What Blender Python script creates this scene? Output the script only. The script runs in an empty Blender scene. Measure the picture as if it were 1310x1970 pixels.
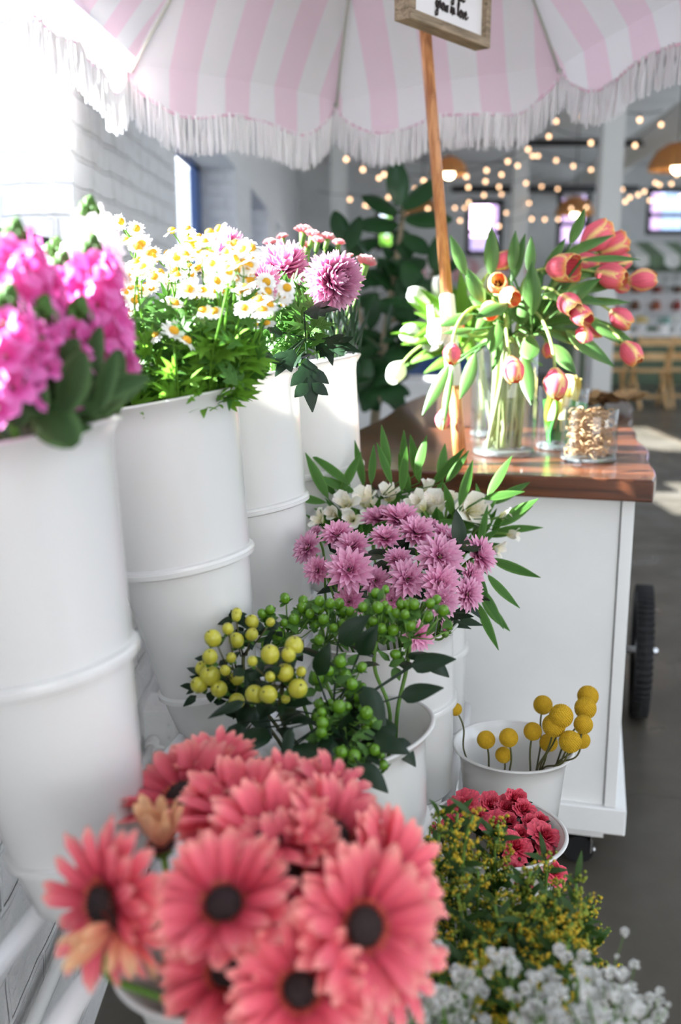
import bpy, math, random
from math import sin, cos, pi, radians
from mathutils import Vector as V, Matrix as M4

random.seed(7)
rnd = random.random
def ru(a, b): return a + (b - a) * random.random()
SC = bpy.context.scene
COL = SC.collection

# ------------------------------------------------------------------ camera
CAM_H, PITCH, F = 1.29, radians(12), 1915.0
CP, SP = cos(PITCH), sin(PITCH)
FWD, UP, RT = V((0, CP, -SP)), V((0, SP, CP)), V((1, 0, 0))
CAM = V((0, 0, CAM_H))
def ray(u, v): return FWD + RT * ((u - 655) / F) + UP * ((985 - v) / F)
def atc(u, v, zc): return CAM + ray(u, v) * zc
def aty(u, v, y):
    d = ray(u, v); return CAM + d * (y / d.y)
def atz(u, v, z):
    d = ray(u, v); return CAM + d * ((z - CAM_H) / d.z)
def NV(r, u, t):
    return (RT * r + UP * u - FWD * t).normalized()

cam = bpy.data.cameras.new('camera'); co = bpy.data.objects.new('camera', cam); COL.objects.link(co)
co.location = CAM; co.rotation_euler = (pi / 2 - PITCH, 0, 0)
cam.sensor_fit = 'VERTICAL'; cam.sensor_height = 36.0; cam.lens = 35.0
cam.clip_start = 0.05; cam.clip_end = 200
cam.dof.use_dof = True; cam.dof.focus_distance = 1.52; cam.dof.aperture_fstop = 2.8
SC.camera = co

# ------------------------------------------------------------------ materials
def srgb(r, g, b):
    def f(c):
        c /= 255.0
        return c / 12.92 if c <= .04045 else ((c + .055) / 1.055) ** 2.4
    return (f(r), f(g), f(b), 1)
MATS = {}
def new_mat(name):
    m = bpy.data.materials.new(name); m.use_nodes = True
    nt = m.node_tree; nt.nodes.clear()
    out = nt.nodes.new('ShaderNodeOutputMaterial')
    MATS[name] = m
    return m, nt, out
def N(nt, typ, **kw):
    n = nt.nodes.new(typ)
    for k, v in kw.items():
        if k.startswith('i_'): n.inputs[k[2:].replace('_', ' ')].default_value = v
        else: setattr(n, k, v)
    return n
def pri(nt, col, rough=.5, spec=.5, metal=0):
    b = nt.nodes.new('ShaderNodeBsdfPrincipled')
    if col is not None: b.inputs['Base Color'].default_value = col
    b.inputs['Roughness'].default_value = rough; b.inputs['Metallic'].default_value = metal
    b.inputs['Specular IOR Level'].default_value = spec
    return b
def ramp(nt, stops):
    r = nt.nodes.new('ShaderNodeValToRGB'); e = r.color_ramp.elements
    while len(e) > 1: e.remove(e[0])
    e[0].position = stops[0][0]; e[0].color = stops[0][1]
    for p, c in stops[1:]:
        x = e.new(p); x.color = c
    return r
def mixc(nt, fac, a, b, typ='MIX'):
    m = nt.nodes.new('ShaderNodeMix'); m.data_type = 'RGBA'; m.blend_type = typ
    for sock, val in ((0, fac), (6, a), (7, b)):
        if hasattr(val, 'is_linked') or hasattr(val, 'links'): nt.links.new(val, m.inputs[sock])
        else: m.inputs[sock].default_value = val
    return m.outputs[2]
def bump(nt, bsdf, height, dist=.002, strength=1):
    b = nt.nodes.new('ShaderNodeBump'); b.inputs['Distance'].default_value = dist; b.inputs['Strength'].default_value = strength
    nt.links.new(height, b.inputs['Height']); nt.links.new(b.outputs[0], bsdf.inputs['Normal'])
def coords(nt, kind='Object', scale=(1, 1, 1)):
    t = nt.nodes.new('ShaderNodeTexCoord'); m = nt.nodes.new('ShaderNodeMapping'); m.inputs['Scale'].default_value = scale
    nt.links.new(t.outputs[kind], m.inputs['Vector']); return m.outputs[0]
def noise(nt, vec, scale, detail=3, rough=.5):
    n = nt.nodes.new('ShaderNodeTexNoise'); n.inputs['Scale'].default_value = scale; n.inputs['Detail'].default_value = detail
    n.inputs['Roughness'].default_value = rough
    nt.links.new(vec, n.inputs['Vector']); return n.outputs['Fac']

def simple(name, col, rough=.5, spec=.5, metal=0, var=0.0, vscale=20, bmp=0.0, bscale=60):
    m, nt, out = new_mat(name); b = pri(nt, col, rough, spec, metal)
    if var or bmp:
        vec = coords(nt)
        if var:
            r = ramp(nt, [(.3, tuple(c * (1 - var) for c in col[:3]) + (1,)), (.7, tuple(min(1, c * (1 + var)) for c in col[:3]) + (1,))])
            nt.links.new(noise(nt, vec, vscale), r.inputs[0]); nt.links.new(r.outputs[0], b.inputs['Base Color'])
        if bmp: bump(nt, b, noise(nt, vec, bscale, 5), bmp)
    nt.links.new(b.outputs[0], out.inputs[0]); return m

def petal(name, stops, edge=None, streak=.12, trans=.35, rough=.55, sfreq=7.0, objvar=.12, edge_w=.28):
    """plant tissue: colour runs along UV.y (base to tip), optional margin colour across UV.x, fine streaks, translucency"""
    m, nt, out = new_mat(name)
    uv = nt.nodes.new('ShaderNodeUVMap'); sep = nt.nodes.new('ShaderNodeSeparateXYZ'); nt.links.new(uv.outputs[0], sep.inputs[0])
    r = ramp(nt, stops); nt.links.new(sep.outputs[1], r.inputs[0]); col = r.outputs[0]
    if edge:
        s = nt.nodes.new('ShaderNodeMath'); s.operation = 'SUBTRACT'; nt.links.new(sep.outputs[0], s.inputs[0]); s.inputs[1].default_value = .5
        a = nt.nodes.new('ShaderNodeMath'); a.operation = 'ABSOLUTE'; nt.links.new(s.outputs[0], a.inputs[0])
        ny = noise(nt, coords(nt, 'UV', (9, 2.2, 1)), 3, 3)
        ad = nt.nodes.new('ShaderNodeMath'); ad.operation = 'MULTIPLY_ADD'; nt.links.new(ny, ad.inputs[0]); ad.inputs[1].default_value = .22; nt.links.new(a.outputs[0], ad.inputs[2])
        mr = nt.nodes.new('ShaderNodeMapRange'); mr.interpolation_type = 'SMOOTHSTEP'
        mr.inputs[1].default_value = .5 - edge_w + .11; mr.inputs[2].default_value = .52 + .05; nt.links.new(ad.outputs[0], mr.inputs[0])
        col = mixc(nt, mr.outputs[0], col, edge)
    if streak:
        ns = noise(nt, coords(nt, 'UV', (sfreq, .7, 1)), 2.0, 2)
        rr = ramp(nt, [(.3, (1 - streak,) * 3 + (1,)), (.7, (1 + streak,) * 3 + (1,))]); nt.links.new(ns, rr.inputs[0])
        col = mixc(nt, 1.0, col, rr.outputs[0], 'MULTIPLY')
    if objvar:
        oi = nt.nodes.new('ShaderNodeObjectInfo')
        hs = nt.nodes.new('ShaderNodeHueSaturation')
        mr2 = nt.nodes.new('ShaderNodeMapRange'); mr2.inputs[3].default_value = 1 - objvar; mr2.inputs[4].default_value = 1 + objvar
        nt.links.new(oi.outputs['Random'], mr2.inputs[0]); nt.links.new(mr2.outputs[0], hs.inputs['Value']); nt.links.new(col, hs.inputs['Color']); col = hs.outputs[0]
    b = pri(nt, None, rough, .35); nt.links.new(col, b.inputs['Base Color'])
    if trans:
        t = nt.nodes.new('ShaderNodeBsdfTranslucent'); nt.links.new(col, t.inputs[0])
        mx = nt.nodes.new('ShaderNodeMixShader'); mx.inputs[0].default_value = trans
        nt.links.new(b.outputs[0], mx.inputs[1]); nt.links.new(t.outputs[0], mx.inputs[2]); nt.links.new(mx.outputs[0], out.inputs[0])
    else: nt.links.new(b.outputs[0], out.inputs[0])
    return m

def thin_glass(name, tint=(1, 1, 1, 1), refl=1.0):
    m, nt, out = new_mat(name)
    tr = nt.nodes.new('ShaderNodeBsdfTransparent'); tr.inputs[0].default_value = tint
    gl = nt.nodes.new('ShaderNodeBsdfGlossy'); gl.inputs['Roughness'].default_value = .02
    lw = nt.nodes.new('ShaderNodeLayerWeight'); lw.inputs[0].default_value = .5; fr = nt.nodes.new('ShaderNodeMapRange'); pw = nt.nodes.new('ShaderNodeMath'); pw.operation = 'POWER'; pw.inputs[1].default_value = 4; nt.links.new(lw.outputs['Facing'], pw.inputs[0]); nt.links.new(pw.outputs[0], fr.inputs[0]); fr.inputs[3].default_value = .045; fr.inputs[4].default_value = .55
    mu = nt.nodes.new('ShaderNodeMath'); mu.operation = 'MULTIPLY'; mu.inputs[1].default_value = refl; nt.links.new(fr.outputs[0], mu.inputs[0])
    mx = nt.nodes.new('ShaderNodeMixShader'); nt.links.new(mu.outputs[0], mx.inputs[0])
    nt.links.new(tr.outputs[0], mx.inputs[1]); nt.links.new(gl.outputs[0], mx.inputs[2]); nt.links.new(mx.outputs[0], out.inputs[0])
    return m
def emis(name, col, s):
    m, nt, out = new_mat(name); e = nt.nodes.new('ShaderNodeEmission'); e.inputs[0].default_value = col; e.inputs[1].default_value = s
    nt.links.new(e.outputs[0], out.inputs[0]); return m

# ------------------------------------------------------------------ mesh builder
ID = M4.Identity(4)
class MB:
    def __init__(s): s.v = []; s.f = []; s.m = []; s.uv = []
    def grid(s, pts, nu, nv, mi=0, close=False, uvs=None):
        """pts: nv+1 rows of (nu+1) points (nu when closed)"""
        w = nu if close else nu + 1; b = len(s.v)
        s.v += [tuple(p) for p in pts]
        if uvs: s.uv += uvs
        else: s.uv += [(i / max(nu, 1), j / max(nv, 1)) for j in range(nv + 1) for i in range(w)]
        for j in range(nv):
            for i in range(nu):
                i2 = (i + 1) % w
                s.f.append((b + j * w + i, b + j * w + i2, b + (j + 1) * w + i2, b + (j + 1) * w + i)); s.m.append(mi)
    def tube(s, path, rad, n=6, mi=0, caps=True):
        path = [V(p) for p in path]; k = len(path)
        rads = rad if isinstance(rad, (list, tuple)) else [rad] * k
        pts = []; t0 = (path[1] - path[0]).normalized()
        x = t0.orthogonal().normalized()
        for i, p in enumerate(path):
            t = (path[min(i + 1, k - 1)] - path[max(i - 1, 0)]).normalized()
            x = (x - t * x.dot(t)); x = x.normalized() if x.length > 1e-6 else t.orthogonal().normalized()
            y = t.cross(x)
            for j in range(n):
                a = 2 * pi * j / n; pts.append(p + (x * cos(a) + y * sin(a)) * rads[i])
        b = len(s.v); s.grid(pts, n, k - 1, mi, True)
        if caps:
            s.f.append(tuple(b + j for j in reversed(range(n)))); s.m.append(mi)
            s.f.append(tuple(b + (k - 1) * n + j for j in range(n))); s.m.append(mi)
    def lathe(s, prof, n=32, mat=ID, mi=0):
        """prof: list of (r, z) or (r, z, material index of the band that starts here)"""
        b = len(s.v); k = len(prof)
        for i, p in enumerate(prof):
            for j in range(n):
                a = 2 * pi * j / n; s.v.append(tuple(mat @ V((p[0] * cos(a), p[0] * sin(a), p[1])))); s.uv.append((j / n, i / (k - 1)))
        for i in range(k - 1):
            mm = prof[i][2] if len(prof[i]) > 2 else mi
            for j in range(n):
                j2 = (j + 1) % n
                s.f.append((b + i * n + j, b + i * n + j2, b + (i + 1) * n + j2, b + (i + 1) * n + j)); s.m.append(mm)
    def box(s, c, size, mat=ID, mi=0):
        b = len(s.v); c = V(c); h = V(size) / 2
        for dz in (-1, 1):
            for dy in (-1, 1):
                for dx in (-1, 1):
                    s.v.append(tuple(mat @ (c + V((dx * h.x, dy * h.y, dz * h.z))))); s.uv.append(((dx + 1) / 2, (dz + 1) / 2))
        for q in ((0, 2, 3, 1), (4, 5, 7, 6), (0, 1, 5, 4), (2, 6, 7, 3), (0, 4, 6, 2), (1, 3, 7, 5)):
            s.f.append(tuple(b + i for i in q)); s.m.append(mi)
    def prism(s, poly, z0, z1, mat=ID, mi=0):
        b = len(s.v); n = len(poly)
        for z in (z0, z1):
            for x, y in poly: s.v.append(tuple(mat @ V((x, y, z)))); s.uv.append((x, y))
        s.f.append(tuple(b + i for i in reversed(range(n)))); s.m.append(mi)
        s.f.append(tuple(b + n + i for i in range(n))); s.m.append(mi)
        for i in range(n):
            j = (i + 1) % n; s.f.append((b + i, b + j, b + n + j, b + n + i)); s.m.append(mi)
    def ball(s, c, r, n=8, k=6, mi=0, mat=ID, sq=(1, 1, 1), prof=None):
        c = V(c); pts = []; 
        for j in range(k + 1):
            a = pi * (j / k) - pi / 2; rr = max(cos(a), .02); z = sin(a)
            for i in range(n):
                t = 2 * pi * i / n; pts.append(mat @ (c + V((rr * cos(t) * r * sq[0], rr * sin(t) * r * sq[1], z * r * sq[2]))))
        b = len(s.v); s.grid(pts, n, k, mi, True)
        s.f.append(tuple(b + i for i in reversed(range(n)))); s.m.append(mi)
        s.f.append(tuple(b + k * n + i for i in range(n))); s.m.append(mi)
    def octa(s, c, r, mi=0, sz=1.0):
        b = len(s.v); c = V(c)
        for d in ((r, 0, 0), (0, r, 0), (-r, 0, 0), (0, -r, 0), (0, 0, r * sz), (0, 0, -r * sz)): s.v.append(tuple(c + V(d))); s.uv.append((.5, .5))
        for i in range(4):
            j = (i + 1) % 4; s.f.append((b + i, b + j, b + 4)); s.m.append(mi); s.f.append((b + j, b + i, b + 5)); s.m.append(mi)
    def blade(s, mat, L, W, prof, a0=0., bend=0., cup=0., nu=2, nv=5, mi=0, twist=0., wave=0., ph=0.):
        """petal or leaf: starts at the origin of mat, runs along +Y, curls in YZ, width along X"""
        pts = []; y = z = 0.; a = a0
        for j in range(nv + 1):
            v = j / nv; w = W * .5 * prof(v)
            a = a0 + bend * v
            ny, nz = -sin(a), cos(a); tw = twist * v
            for i in range(nu + 1):
                u = 2 * i / nu - 1
                q = cup * w * (u * u) + wave * w * sin(u * 5 + ph + v * 7) * v
                x = u * w
                xx = x * cos(tw) ; zz = q + x * sin(tw)
                pts.append(mat @ V((xx, y + ny * zz, z + nz * zz)))
            y += cos(a) * L / nv; z += sin(a) * L / nv
        s.grid(pts, nu, nv, mi)
    def data(s, name, mats, smooth=True):
        me = bpy.data.meshes.new(name); me.from_pydata(s.v, [], s.f)
        for m in mats: me.materials.append(m)
        if len(mats) > 1: me.polygons.foreach_set('material_index', s.m)
        me.polygons.foreach_set('use_smooth', [smooth] * len(s.f))
        ul = me.uv_layers.new(name='UVMap'); li = [0] * len(me.loops); me.loops.foreach_get('vertex_index', li)
        flat = [0.] * (2 * len(li))
        for i, vi in enumerate(li): flat[2 * i], flat[2 * i + 1] = s.uv[vi]
        ul.data.foreach_set('uv', flat); me.update()
        return me
def put(name, me, parent=None, mat=None):
    o = bpy.data.objects.new(name, me); COL.objects.link(o)
    if parent is not None: o.parent = parent
    if mat is not None: o.matrix_local = mat
    return o
def mk(name, mb, mats, parent=None, mat=None, smooth=True, edge=None):
    if not isinstance(mats, (list, tuple)): mats = [mats]
    me = mb.data(name, mats, smooth)
    if edge is not None: me.set_sharp_from_angle(angle=edge)
    return put(name, me, parent, mat)
def bevel(o, w=.003, seg=2):
    m = o.modifiers.new('soft_edges', 'BEVEL'); m.width = w; m.segments = seg; m.limit_method = 'ANGLE'; return o
def thing(name, label, cat, loc=(0, 0, 0), group=None, rot=None):
    o = bpy.data.objects.new(name, None); COL.objects.link(o); o.location = loc; o.empty_display_size = .05
    if rot is not None: o.rotation_euler = rot
    return tag(o, label, cat, group)
def tag(o, label, cat, group=None, kind=None):
    o['label'] = label; o['category'] = cat
    if group: o['group'] = group
    if kind: o['kind'] = kind
    return o
def struct(o, label=None, cat=None):
    o['kind'] = 'structure'
    if label: o['label'] = label
    if cat: o['category'] = cat
    return o
def frame_z(d, spin=0., at=(0, 0, 0)):
    """matrix whose +Z is d"""
    q = V(d).normalized().to_track_quat('Z', 'Y').to_matrix().to_4x4()
    return M4.Translation(at) @ q @ M4.Rotation(spin, 4, 'Z')
def frame_y(d, nrm, at=(0, 0, 0)):
    """matrix whose +Y is d and whose +Z leans to nrm"""
    y = V(d).normalized(); z = V(nrm); z = z - y * z.dot(y)
    if z.length < 1e-5: z = y.orthogonal()
    z.normalize(); x = y.cross(z)
    m = M4((x, y, z)).transposed().to_4x4(); m.translation = V(at); return m
def bez(a, b, c, d, n=10):
    return [a * (1 - t) ** 3 + b * (3 * t * (1 - t) ** 2) + c * (3 * t * t * (1 - t)) + d * t ** 3 for t in [i / n for i in range(n + 1)]]
# outlines
def p_lance(v): return max(.04, sin(pi * v ** .8)) ** .9
def p_oval(v): return max(.05, sin(pi * min(1, v * .93 + .05))) ** .6
def p_strap(v): return .45 + .55 * min(1, v * 2.2) if v < .8 else max(.12, 1 - ((v - .8) / .2) ** 2 * .75)
def p_point(v): return (.5 + .5 * min(1, v * 2.2)) if v < .6 else max(.04, 1 - (v - .6) / .4) ** .7
def p_ovate(v): return max(.03, sin(pi * v ** .62)) ** .8
def p_round(v): return max(.1, sin(pi * min(1, v * .8 + .1))) ** .5
# ------------------------------------------------------------------ material list
WHITE = simple('white_plastic', (.80, .795, .78, 1), .22, .5, var=.02, vscale=6)
WHITE2 = simple('white_paint', (.80, .80, .79, 1), .45, .4, var=.03, vscale=5)
RACKM = simple('white_powder_coat', (.72, .72, .73, 1), .35, .5)
CHROME = simple('chrome', (.7, .7, .7, 1), .15, .5, 1)
RUBBER = simple('black_rubber', (.012, .012, .013, 1), .7, .3, bmp=.001)
BLACKM = simple('black_metal', (.02, .02, .022, 1), .45)
def bucket_mat():
    m, nt, out = new_mat('bucket_plastic'); b = pri(nt, (.78, .775, .755, 1), .2, .5)
    b.inputs['Coat Weight'].default_value = .35; b.inputs['Coat Roughness'].default_value = .06
    vec = coords(nt)
    v = nt.nodes.new('ShaderNodeTexVoronoi'); v.inputs['Scale'].default_value = 17; nt.links.new(vec, v.inputs['Vector'])
    r = ramp(nt, [(.0, (.33, .2, .08, 1)), (.035, (.45, .32, .18, 1)), (.06, (.78, .775, .755, 1))]); nt.links.new(v.outputs['Distance'], r.inputs[0])
    n = noise(nt, vec, 9, 2); g = ramp(nt, [(.66, (0, 0, 0, 1)), (.7, (1, 1, 1, 1))]); nt.links.new(n, g.inputs[0])
    c = mixc(nt, g.outputs[0], (.78, .775, .755, 1), r.outputs[0])
    nt.links.new(c, b.inputs['Base Color'])
    t = nt.nodes.new('ShaderNodeBsdfTranslucent'); t.inputs[0].default_value = (.85, .8, .75, 1)
    mx = nt.nodes.new('ShaderNodeMixShader'); mx.inputs[0].default_value = .22
    nt.links.new(b.outputs[0], mx.inputs[1]); nt.links.new(t.outputs[0], mx.inputs[2]); nt.links.new(mx.outputs[0], out.inputs[0]); return m
BUCKET = bucket_mat()

def brick_mat():
    m, nt, out = new_mat('painted_brick'); b = pri(nt, (.77, .77, .76, 1), .55, .35)
    t = nt.nodes.new('ShaderNodeTexCoord'); s = nt.nodes.new('ShaderNodeSeparateXYZ'); nt.links.new(t.outputs['Object'], s.inputs[0])
    ad = nt.nodes.new('ShaderNodeMath'); ad.operation = 'ADD'; nt.links.new(s.outputs[0], ad.inputs[0]); nt.links.new(s.outputs[1], ad.inputs[1])
    c = nt.nodes.new('ShaderNodeCombineXYZ'); nt.links.new(ad.outputs[0], c.inputs[0]); nt.links.new(s.outputs[2], c.inputs[1])
    wob = noise(nt, t.outputs['Object'], 6, 2)
    mm = nt.nodes.new('ShaderNodeVectorMath'); mm.operation = 'SCALE'; nt.links.new(wob, mm.inputs[0]); mm.inputs['Scale'].default_value = .03
    va = nt.nodes.new('ShaderNodeVectorMath'); nt.links.new(c.outputs[0], va.inputs[0]); nt.links.new(mm.outputs[0], va.inputs[1])
    br = nt.nodes.new('ShaderNodeTexBrick'); br.inputs['Scale'].default_value = 1; br.inputs['Brick Width'].default_value = .3; br.inputs['Row Height'].default_value = .085
    br.inputs['Mortar Size'].default_value = .008; br.inputs['Mortar Smooth'].default_value = .5
    br.inputs['Color1'].default_value = (1, 1, 1, 1); br.inputs['Color2'].default_value = (.8, .8, .8, 1); br.inputs['Mortar'].default_value = (0, 0, 0, 1)
    nt.links.new(va.outputs[0], br.inputs['Vector'])
    ns = noise(nt, t.outputs['Object'], 45, 6, .65)
    sm = nt.nodes.new('ShaderNodeMath'); sm.operation = 'MULTIPLY_ADD'; nt.links.new(ns, sm.inputs[0]); sm.inputs[1].default_value = .8; nt.links.new(br.outputs[0], sm.inputs[2])
    bump(nt, b, sm.outputs[0], .012, 1)
    r = ramp(nt, [(.25, (.70, .70, .68, 1)), (.5, (.84, .84, .835, 1))]); nt.links.new(noise(nt, t.outputs['Object'], 12, 4), r.inputs[0]); nt.links.new(r.outputs[0], b.inputs['Base Color'])
    nt.links.new(b.outputs[0], out.inputs[0]); return m
BRICK = brick_mat()
def floor_mat():
    m, nt, out = new_mat('polished_concrete'); b = pri(nt, None, .32, .5)
    vec = coords(nt)
    r = ramp(nt, [(.25, (.046, .039, .029, 1)), (.5, (.078, .068, .053, 1)), (.75, (.12, .108, .09, 1))]); nt.links.new(noise(nt, vec, 1.6, 8, .62), r.inputs[0])
    v = nt.nodes.new('ShaderNodeTexVoronoi'); v.feature = 'DISTANCE_TO_EDGE'; v.inputs['Scale'].default_value = .8
    wv = nt.nodes.new('ShaderNodeTexNoise'); wv.inputs['Scale'].default_value = 5; wv.inputs['Detail'].default_value = 5; nt.links.new(vec, wv.inputs['Vector'])
    mixv = mixc(nt, .12, vec, wv.outputs['Color']); nt.links.new(mixv, v.inputs['Vector'])
    cr = ramp(nt, [(0, (.62, .62, .62, 1)), (.004, (1, 1, 1, 1))]); nt.links.new(v.outputs[0], cr.inputs[0])
    nt.links.new(mixc(nt, 1, r.outputs[0], cr.outputs[0], 'MULTIPLY'), b.inputs['Base Color'])
    rr = ramp(nt, [(.3, (.25, .25, .25, 1)), (.7, (.45, .45, .45, 1))]); nt.links.new(noise(nt, vec, 4, 4), rr.inputs[0]); nt.links.new(rr.outputs[0], b.inputs['Roughness'])
    nt.links.new(b.outputs[0], out.inputs[0]); return m
CONC = floor_mat()
CEIL = simple('ceiling_paint', (.76, .76, .76, 1), .7, .2, var=.06, vscale=2)
FARW = simple('far_wall_paint', (.66, .66, .65, 1), .7, .2, var=.05, vscale=3)
COLM = simple('column_paint', (.72, .72, .69, 1), .5)
NAVY = simple('navy_paint', srgb(48, 78, 130), .4)
def wood_mat(name, a, b_, scale=(1, 12, 12), rough=.4, coat=.0):
    m, nt, out = new_mat(name); b = pri(nt, None, rough, .45); b.inputs['Coat Weight'].default_value = coat; b.inputs['Coat Roughness'].default_value = .08
    vec = coords(nt, 'Object', scale)
    n = nt.nodes.new('ShaderNodeTexNoise'); n.inputs['Scale'].default_value = 3.2; n.inputs['Detail'].default_value = 7; n.inputs['Distortion'].default_value = .8; nt.links.new(vec, n.inputs['Vector'])
    r = ramp(nt, [(.32, a), (.66, b_)]); nt.links.new(n.outputs['Fac'], r.inputs[0]); nt.links.new(r.outputs[0], b.inputs['Base Color'])
    bump(nt, b, n.outputs['Fac'], .0008, .6)
    nt.links.new(b.outputs[0], out.inputs[0]); return m
WALNUT = wood_mat('walnut_slab', srgb(50, 26, 15), srgb(104, 58, 34), (1.2, 14, 14), .3, .5)
POLEW = wood_mat('oiled_pole_wood', srgb(150, 90, 48), srgb(205, 145, 92), (30, 30, 1.5), .4)
BARN = wood_mat('weathered_frame_wood', srgb(112, 98, 78), srgb(165, 146, 120), (4, 40, 40), .7)
CHAIRW = wood_mat('pale_chair_wood', srgb(206, 160, 100), srgb(236, 200, 146), (6, 6, 2), .5)
BOARD = simple('sign_board_white', (.82, .81, .80, 1), .6)
INK = simple('sign_lettering_brown', srgb(38, 24, 20), .5)
def canopy_mat():
    m, nt, out = new_mat('striped_canvas')
    uv = nt.nodes.new('ShaderNodeUVMap'); s = nt.nodes.new('ShaderNodeSeparateXYZ'); nt.links.new(uv.outputs[0], s.inputs[0])
    f = nt.nodes.new('ShaderNodeMath'); f.operation = 'FRACT'; nt.links.new(s.outputs[0], f.inputs[0])
    r = ramp(nt, [(0, srgb(243, 241, 243)), (.49, srgb(243, 241, 243)), (.51, srgb(246, 222, 234))]); nt.links.new(f.outputs[0], r.inputs[0])
    d = nt.nodes.new('ShaderNodeBsdfDiffuse'); t = nt.nodes.new('ShaderNodeBsdfTranslucent'); nt.links.new(r.outputs[0], d.inputs[0]); nt.links.new(r.outputs[0], t.inputs[0])
    mx = nt.nodes.new('ShaderNodeMixShader'); mx.inputs[0].default_value = .42
    nt.links.new(d.outputs[0], mx.inputs[1]); nt.links.new(t.outputs[0], mx.inputs[2]); nt.links.new(mx.outputs[0], out.inputs[0]); return m
CANVAS = canopy_mat()
FRINGE = petal('cotton_fringe', [(0, (.93, .92, .93, 1)), (1, (.93, .92, .93, 1))], streak=0, trans=.08, rough=.9, objvar=0)
SEAM = simple('pink_seam_tape', srgb(222, 180, 200), .7)
RIBM = simple('rib_grey_green', srgb(176, 180, 168), .4)
GLASS = thin_glass('clear_glass', (.97, .985, .98, 1), 1.3)
WPANE = thin_glass('window_glass', (.70, .74, .79, 1), .6)
GLASSBASE = simple('thick_glass_foot', (.75, .8, .8, 1), .05)
GLASSBASE.node_tree.nodes['Principled BSDF'].inputs['Transmission Weight'].default_value = .9
# plants
G_PETAL = petal('gerbera_petal', [(0, srgb(126, 24, 40)), (.35, srgb(206, 66, 86)), (.75, srgb(236, 112, 126)), (1, srgb(246, 166, 156))], streak=.16, trans=.25, sfreq=6, objvar=.1)
G_FADED = petal('gerbera_petal_faded', [(0, srgb(214, 110, 108)), (.4, srgb(232, 160, 128)), (1, srgb(226, 184, 140))], streak=.2, trans=.25, sfreq=5)
G_DISC = simple('gerbera_disc', srgb(34, 14, 14), .8, bmp=.002, bscale=300)
G_FLOR = petal('gerbera_floret', [(0, srgb(90, 20, 24)), (.7, srgb(190, 70, 60)), (1, srgb(220, 130, 80))], streak=0, trans=.1)
STEM = petal('stem_green', [(0, srgb(74, 112, 42)), (1, srgb(112, 150, 66))], streak=.05, trans=.15)
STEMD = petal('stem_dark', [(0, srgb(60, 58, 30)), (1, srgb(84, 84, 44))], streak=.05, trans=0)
STEMP = petal('stem_pale', [(0, srgb(196, 206, 150)), (.5, srgb(150, 180, 96)), (1, srgb(176, 196, 110))], streak=.05, trans=.2)
LEAF = petal('leaf_green', [(0, srgb(70, 112, 40)), (1, srgb(62, 108, 40))], edge=srgb(84, 128, 54), streak=.15, trans=.4, sfreq=4)
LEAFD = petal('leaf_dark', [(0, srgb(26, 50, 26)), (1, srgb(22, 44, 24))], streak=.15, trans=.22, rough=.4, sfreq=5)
LEAFL = petal('leaf_bright', [(0, srgb(104, 150, 44)), (1, srgb(112, 164, 52))], streak=.12, trans=.5, sfreq=4)
LEAFT = petal('leaf_tulip', [(0, srgb(96, 136, 66)), (1, srgb(66, 112, 52))], edge=srgb(104, 142, 78), streak=.18, trans=.32, rough=.42, sfreq=8)
LEAFS = petal('leaf_stock', [(0, srgb(48, 74, 36)), (1, srgb(54, 84, 42))], edge=srgb(78, 108, 62), streak=.1, trans=.22, rough=.6, sfreq=3)
LEAFF = petal('leaf_rubber_plant', [(0, srgb(46, 84, 44)), (1, srgb(36, 70, 38))], streak=.1, trans=.2, rough=.3, sfreq=3)
MUM = petal('mum_petal', [(0, srgb(150, 50, 104)), (.3, srgb(214, 126, 172)), (1, srgb(240, 190, 214))], streak=.12, trans=.28, sfreq=4, objvar=.1)
POM = petal('pompon_petal', [(0, srgb(170, 70, 120)), (.4, srgb(214, 128, 172)), (1, srgb(238, 190, 214))], streak=.1, trans=.25, sfreq=4)
DAISYP = petal('daisy_petal', [(0, (.84, .84, .80, 1)), (1, (.86, .86, .86, 1))], streak=.03, trans=.25, objvar=0)
DAISYC = simple('daisy_disc', srgb(214, 158, 20), .7, bmp=.0012, bscale=500)
STOCK = petal('stock_petal', [(0, srgb(190, 60, 130)), (.4, srgb(214, 84, 164)), (1, srgb(232, 134, 200))], streak=.16, trans=.3, sfreq=3, objvar=.15)
STOCKW = petal('stock_petal_pale', [(0, srgb(240, 220, 224)), (1, srgb(246, 240, 244))], streak=.05, trans=.3)
CARN = petal('carnation_petal', [(0, srgb(232, 104, 122)), (.6, srgb(244, 140, 152)), (1, srgb(250, 206, 206))], streak=.12, trans=.25)
BERRY_Y = simple('berry_yellow', srgb(180, 176, 58), .28, .5, var=.12, vscale=60)
BERRY_G = simple('berry_green', srgb(90, 134, 28), .25, .5, var=.15, vscale=60)
BTIP = simple('berry_tip', srgb(60, 48, 20), .6)
SEPAL = petal('sepal_green', [(0, srgb(60, 96, 40)), (1, srgb(84, 124, 52))], streak=.1, trans=.25)
ALST = petal('alstroemeria_petal', [(0, srgb(214, 220, 150)), (.35, srgb(244, 240, 222)), (1, srgb(250, 248, 240))], streak=.05, trans=.3)
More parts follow.
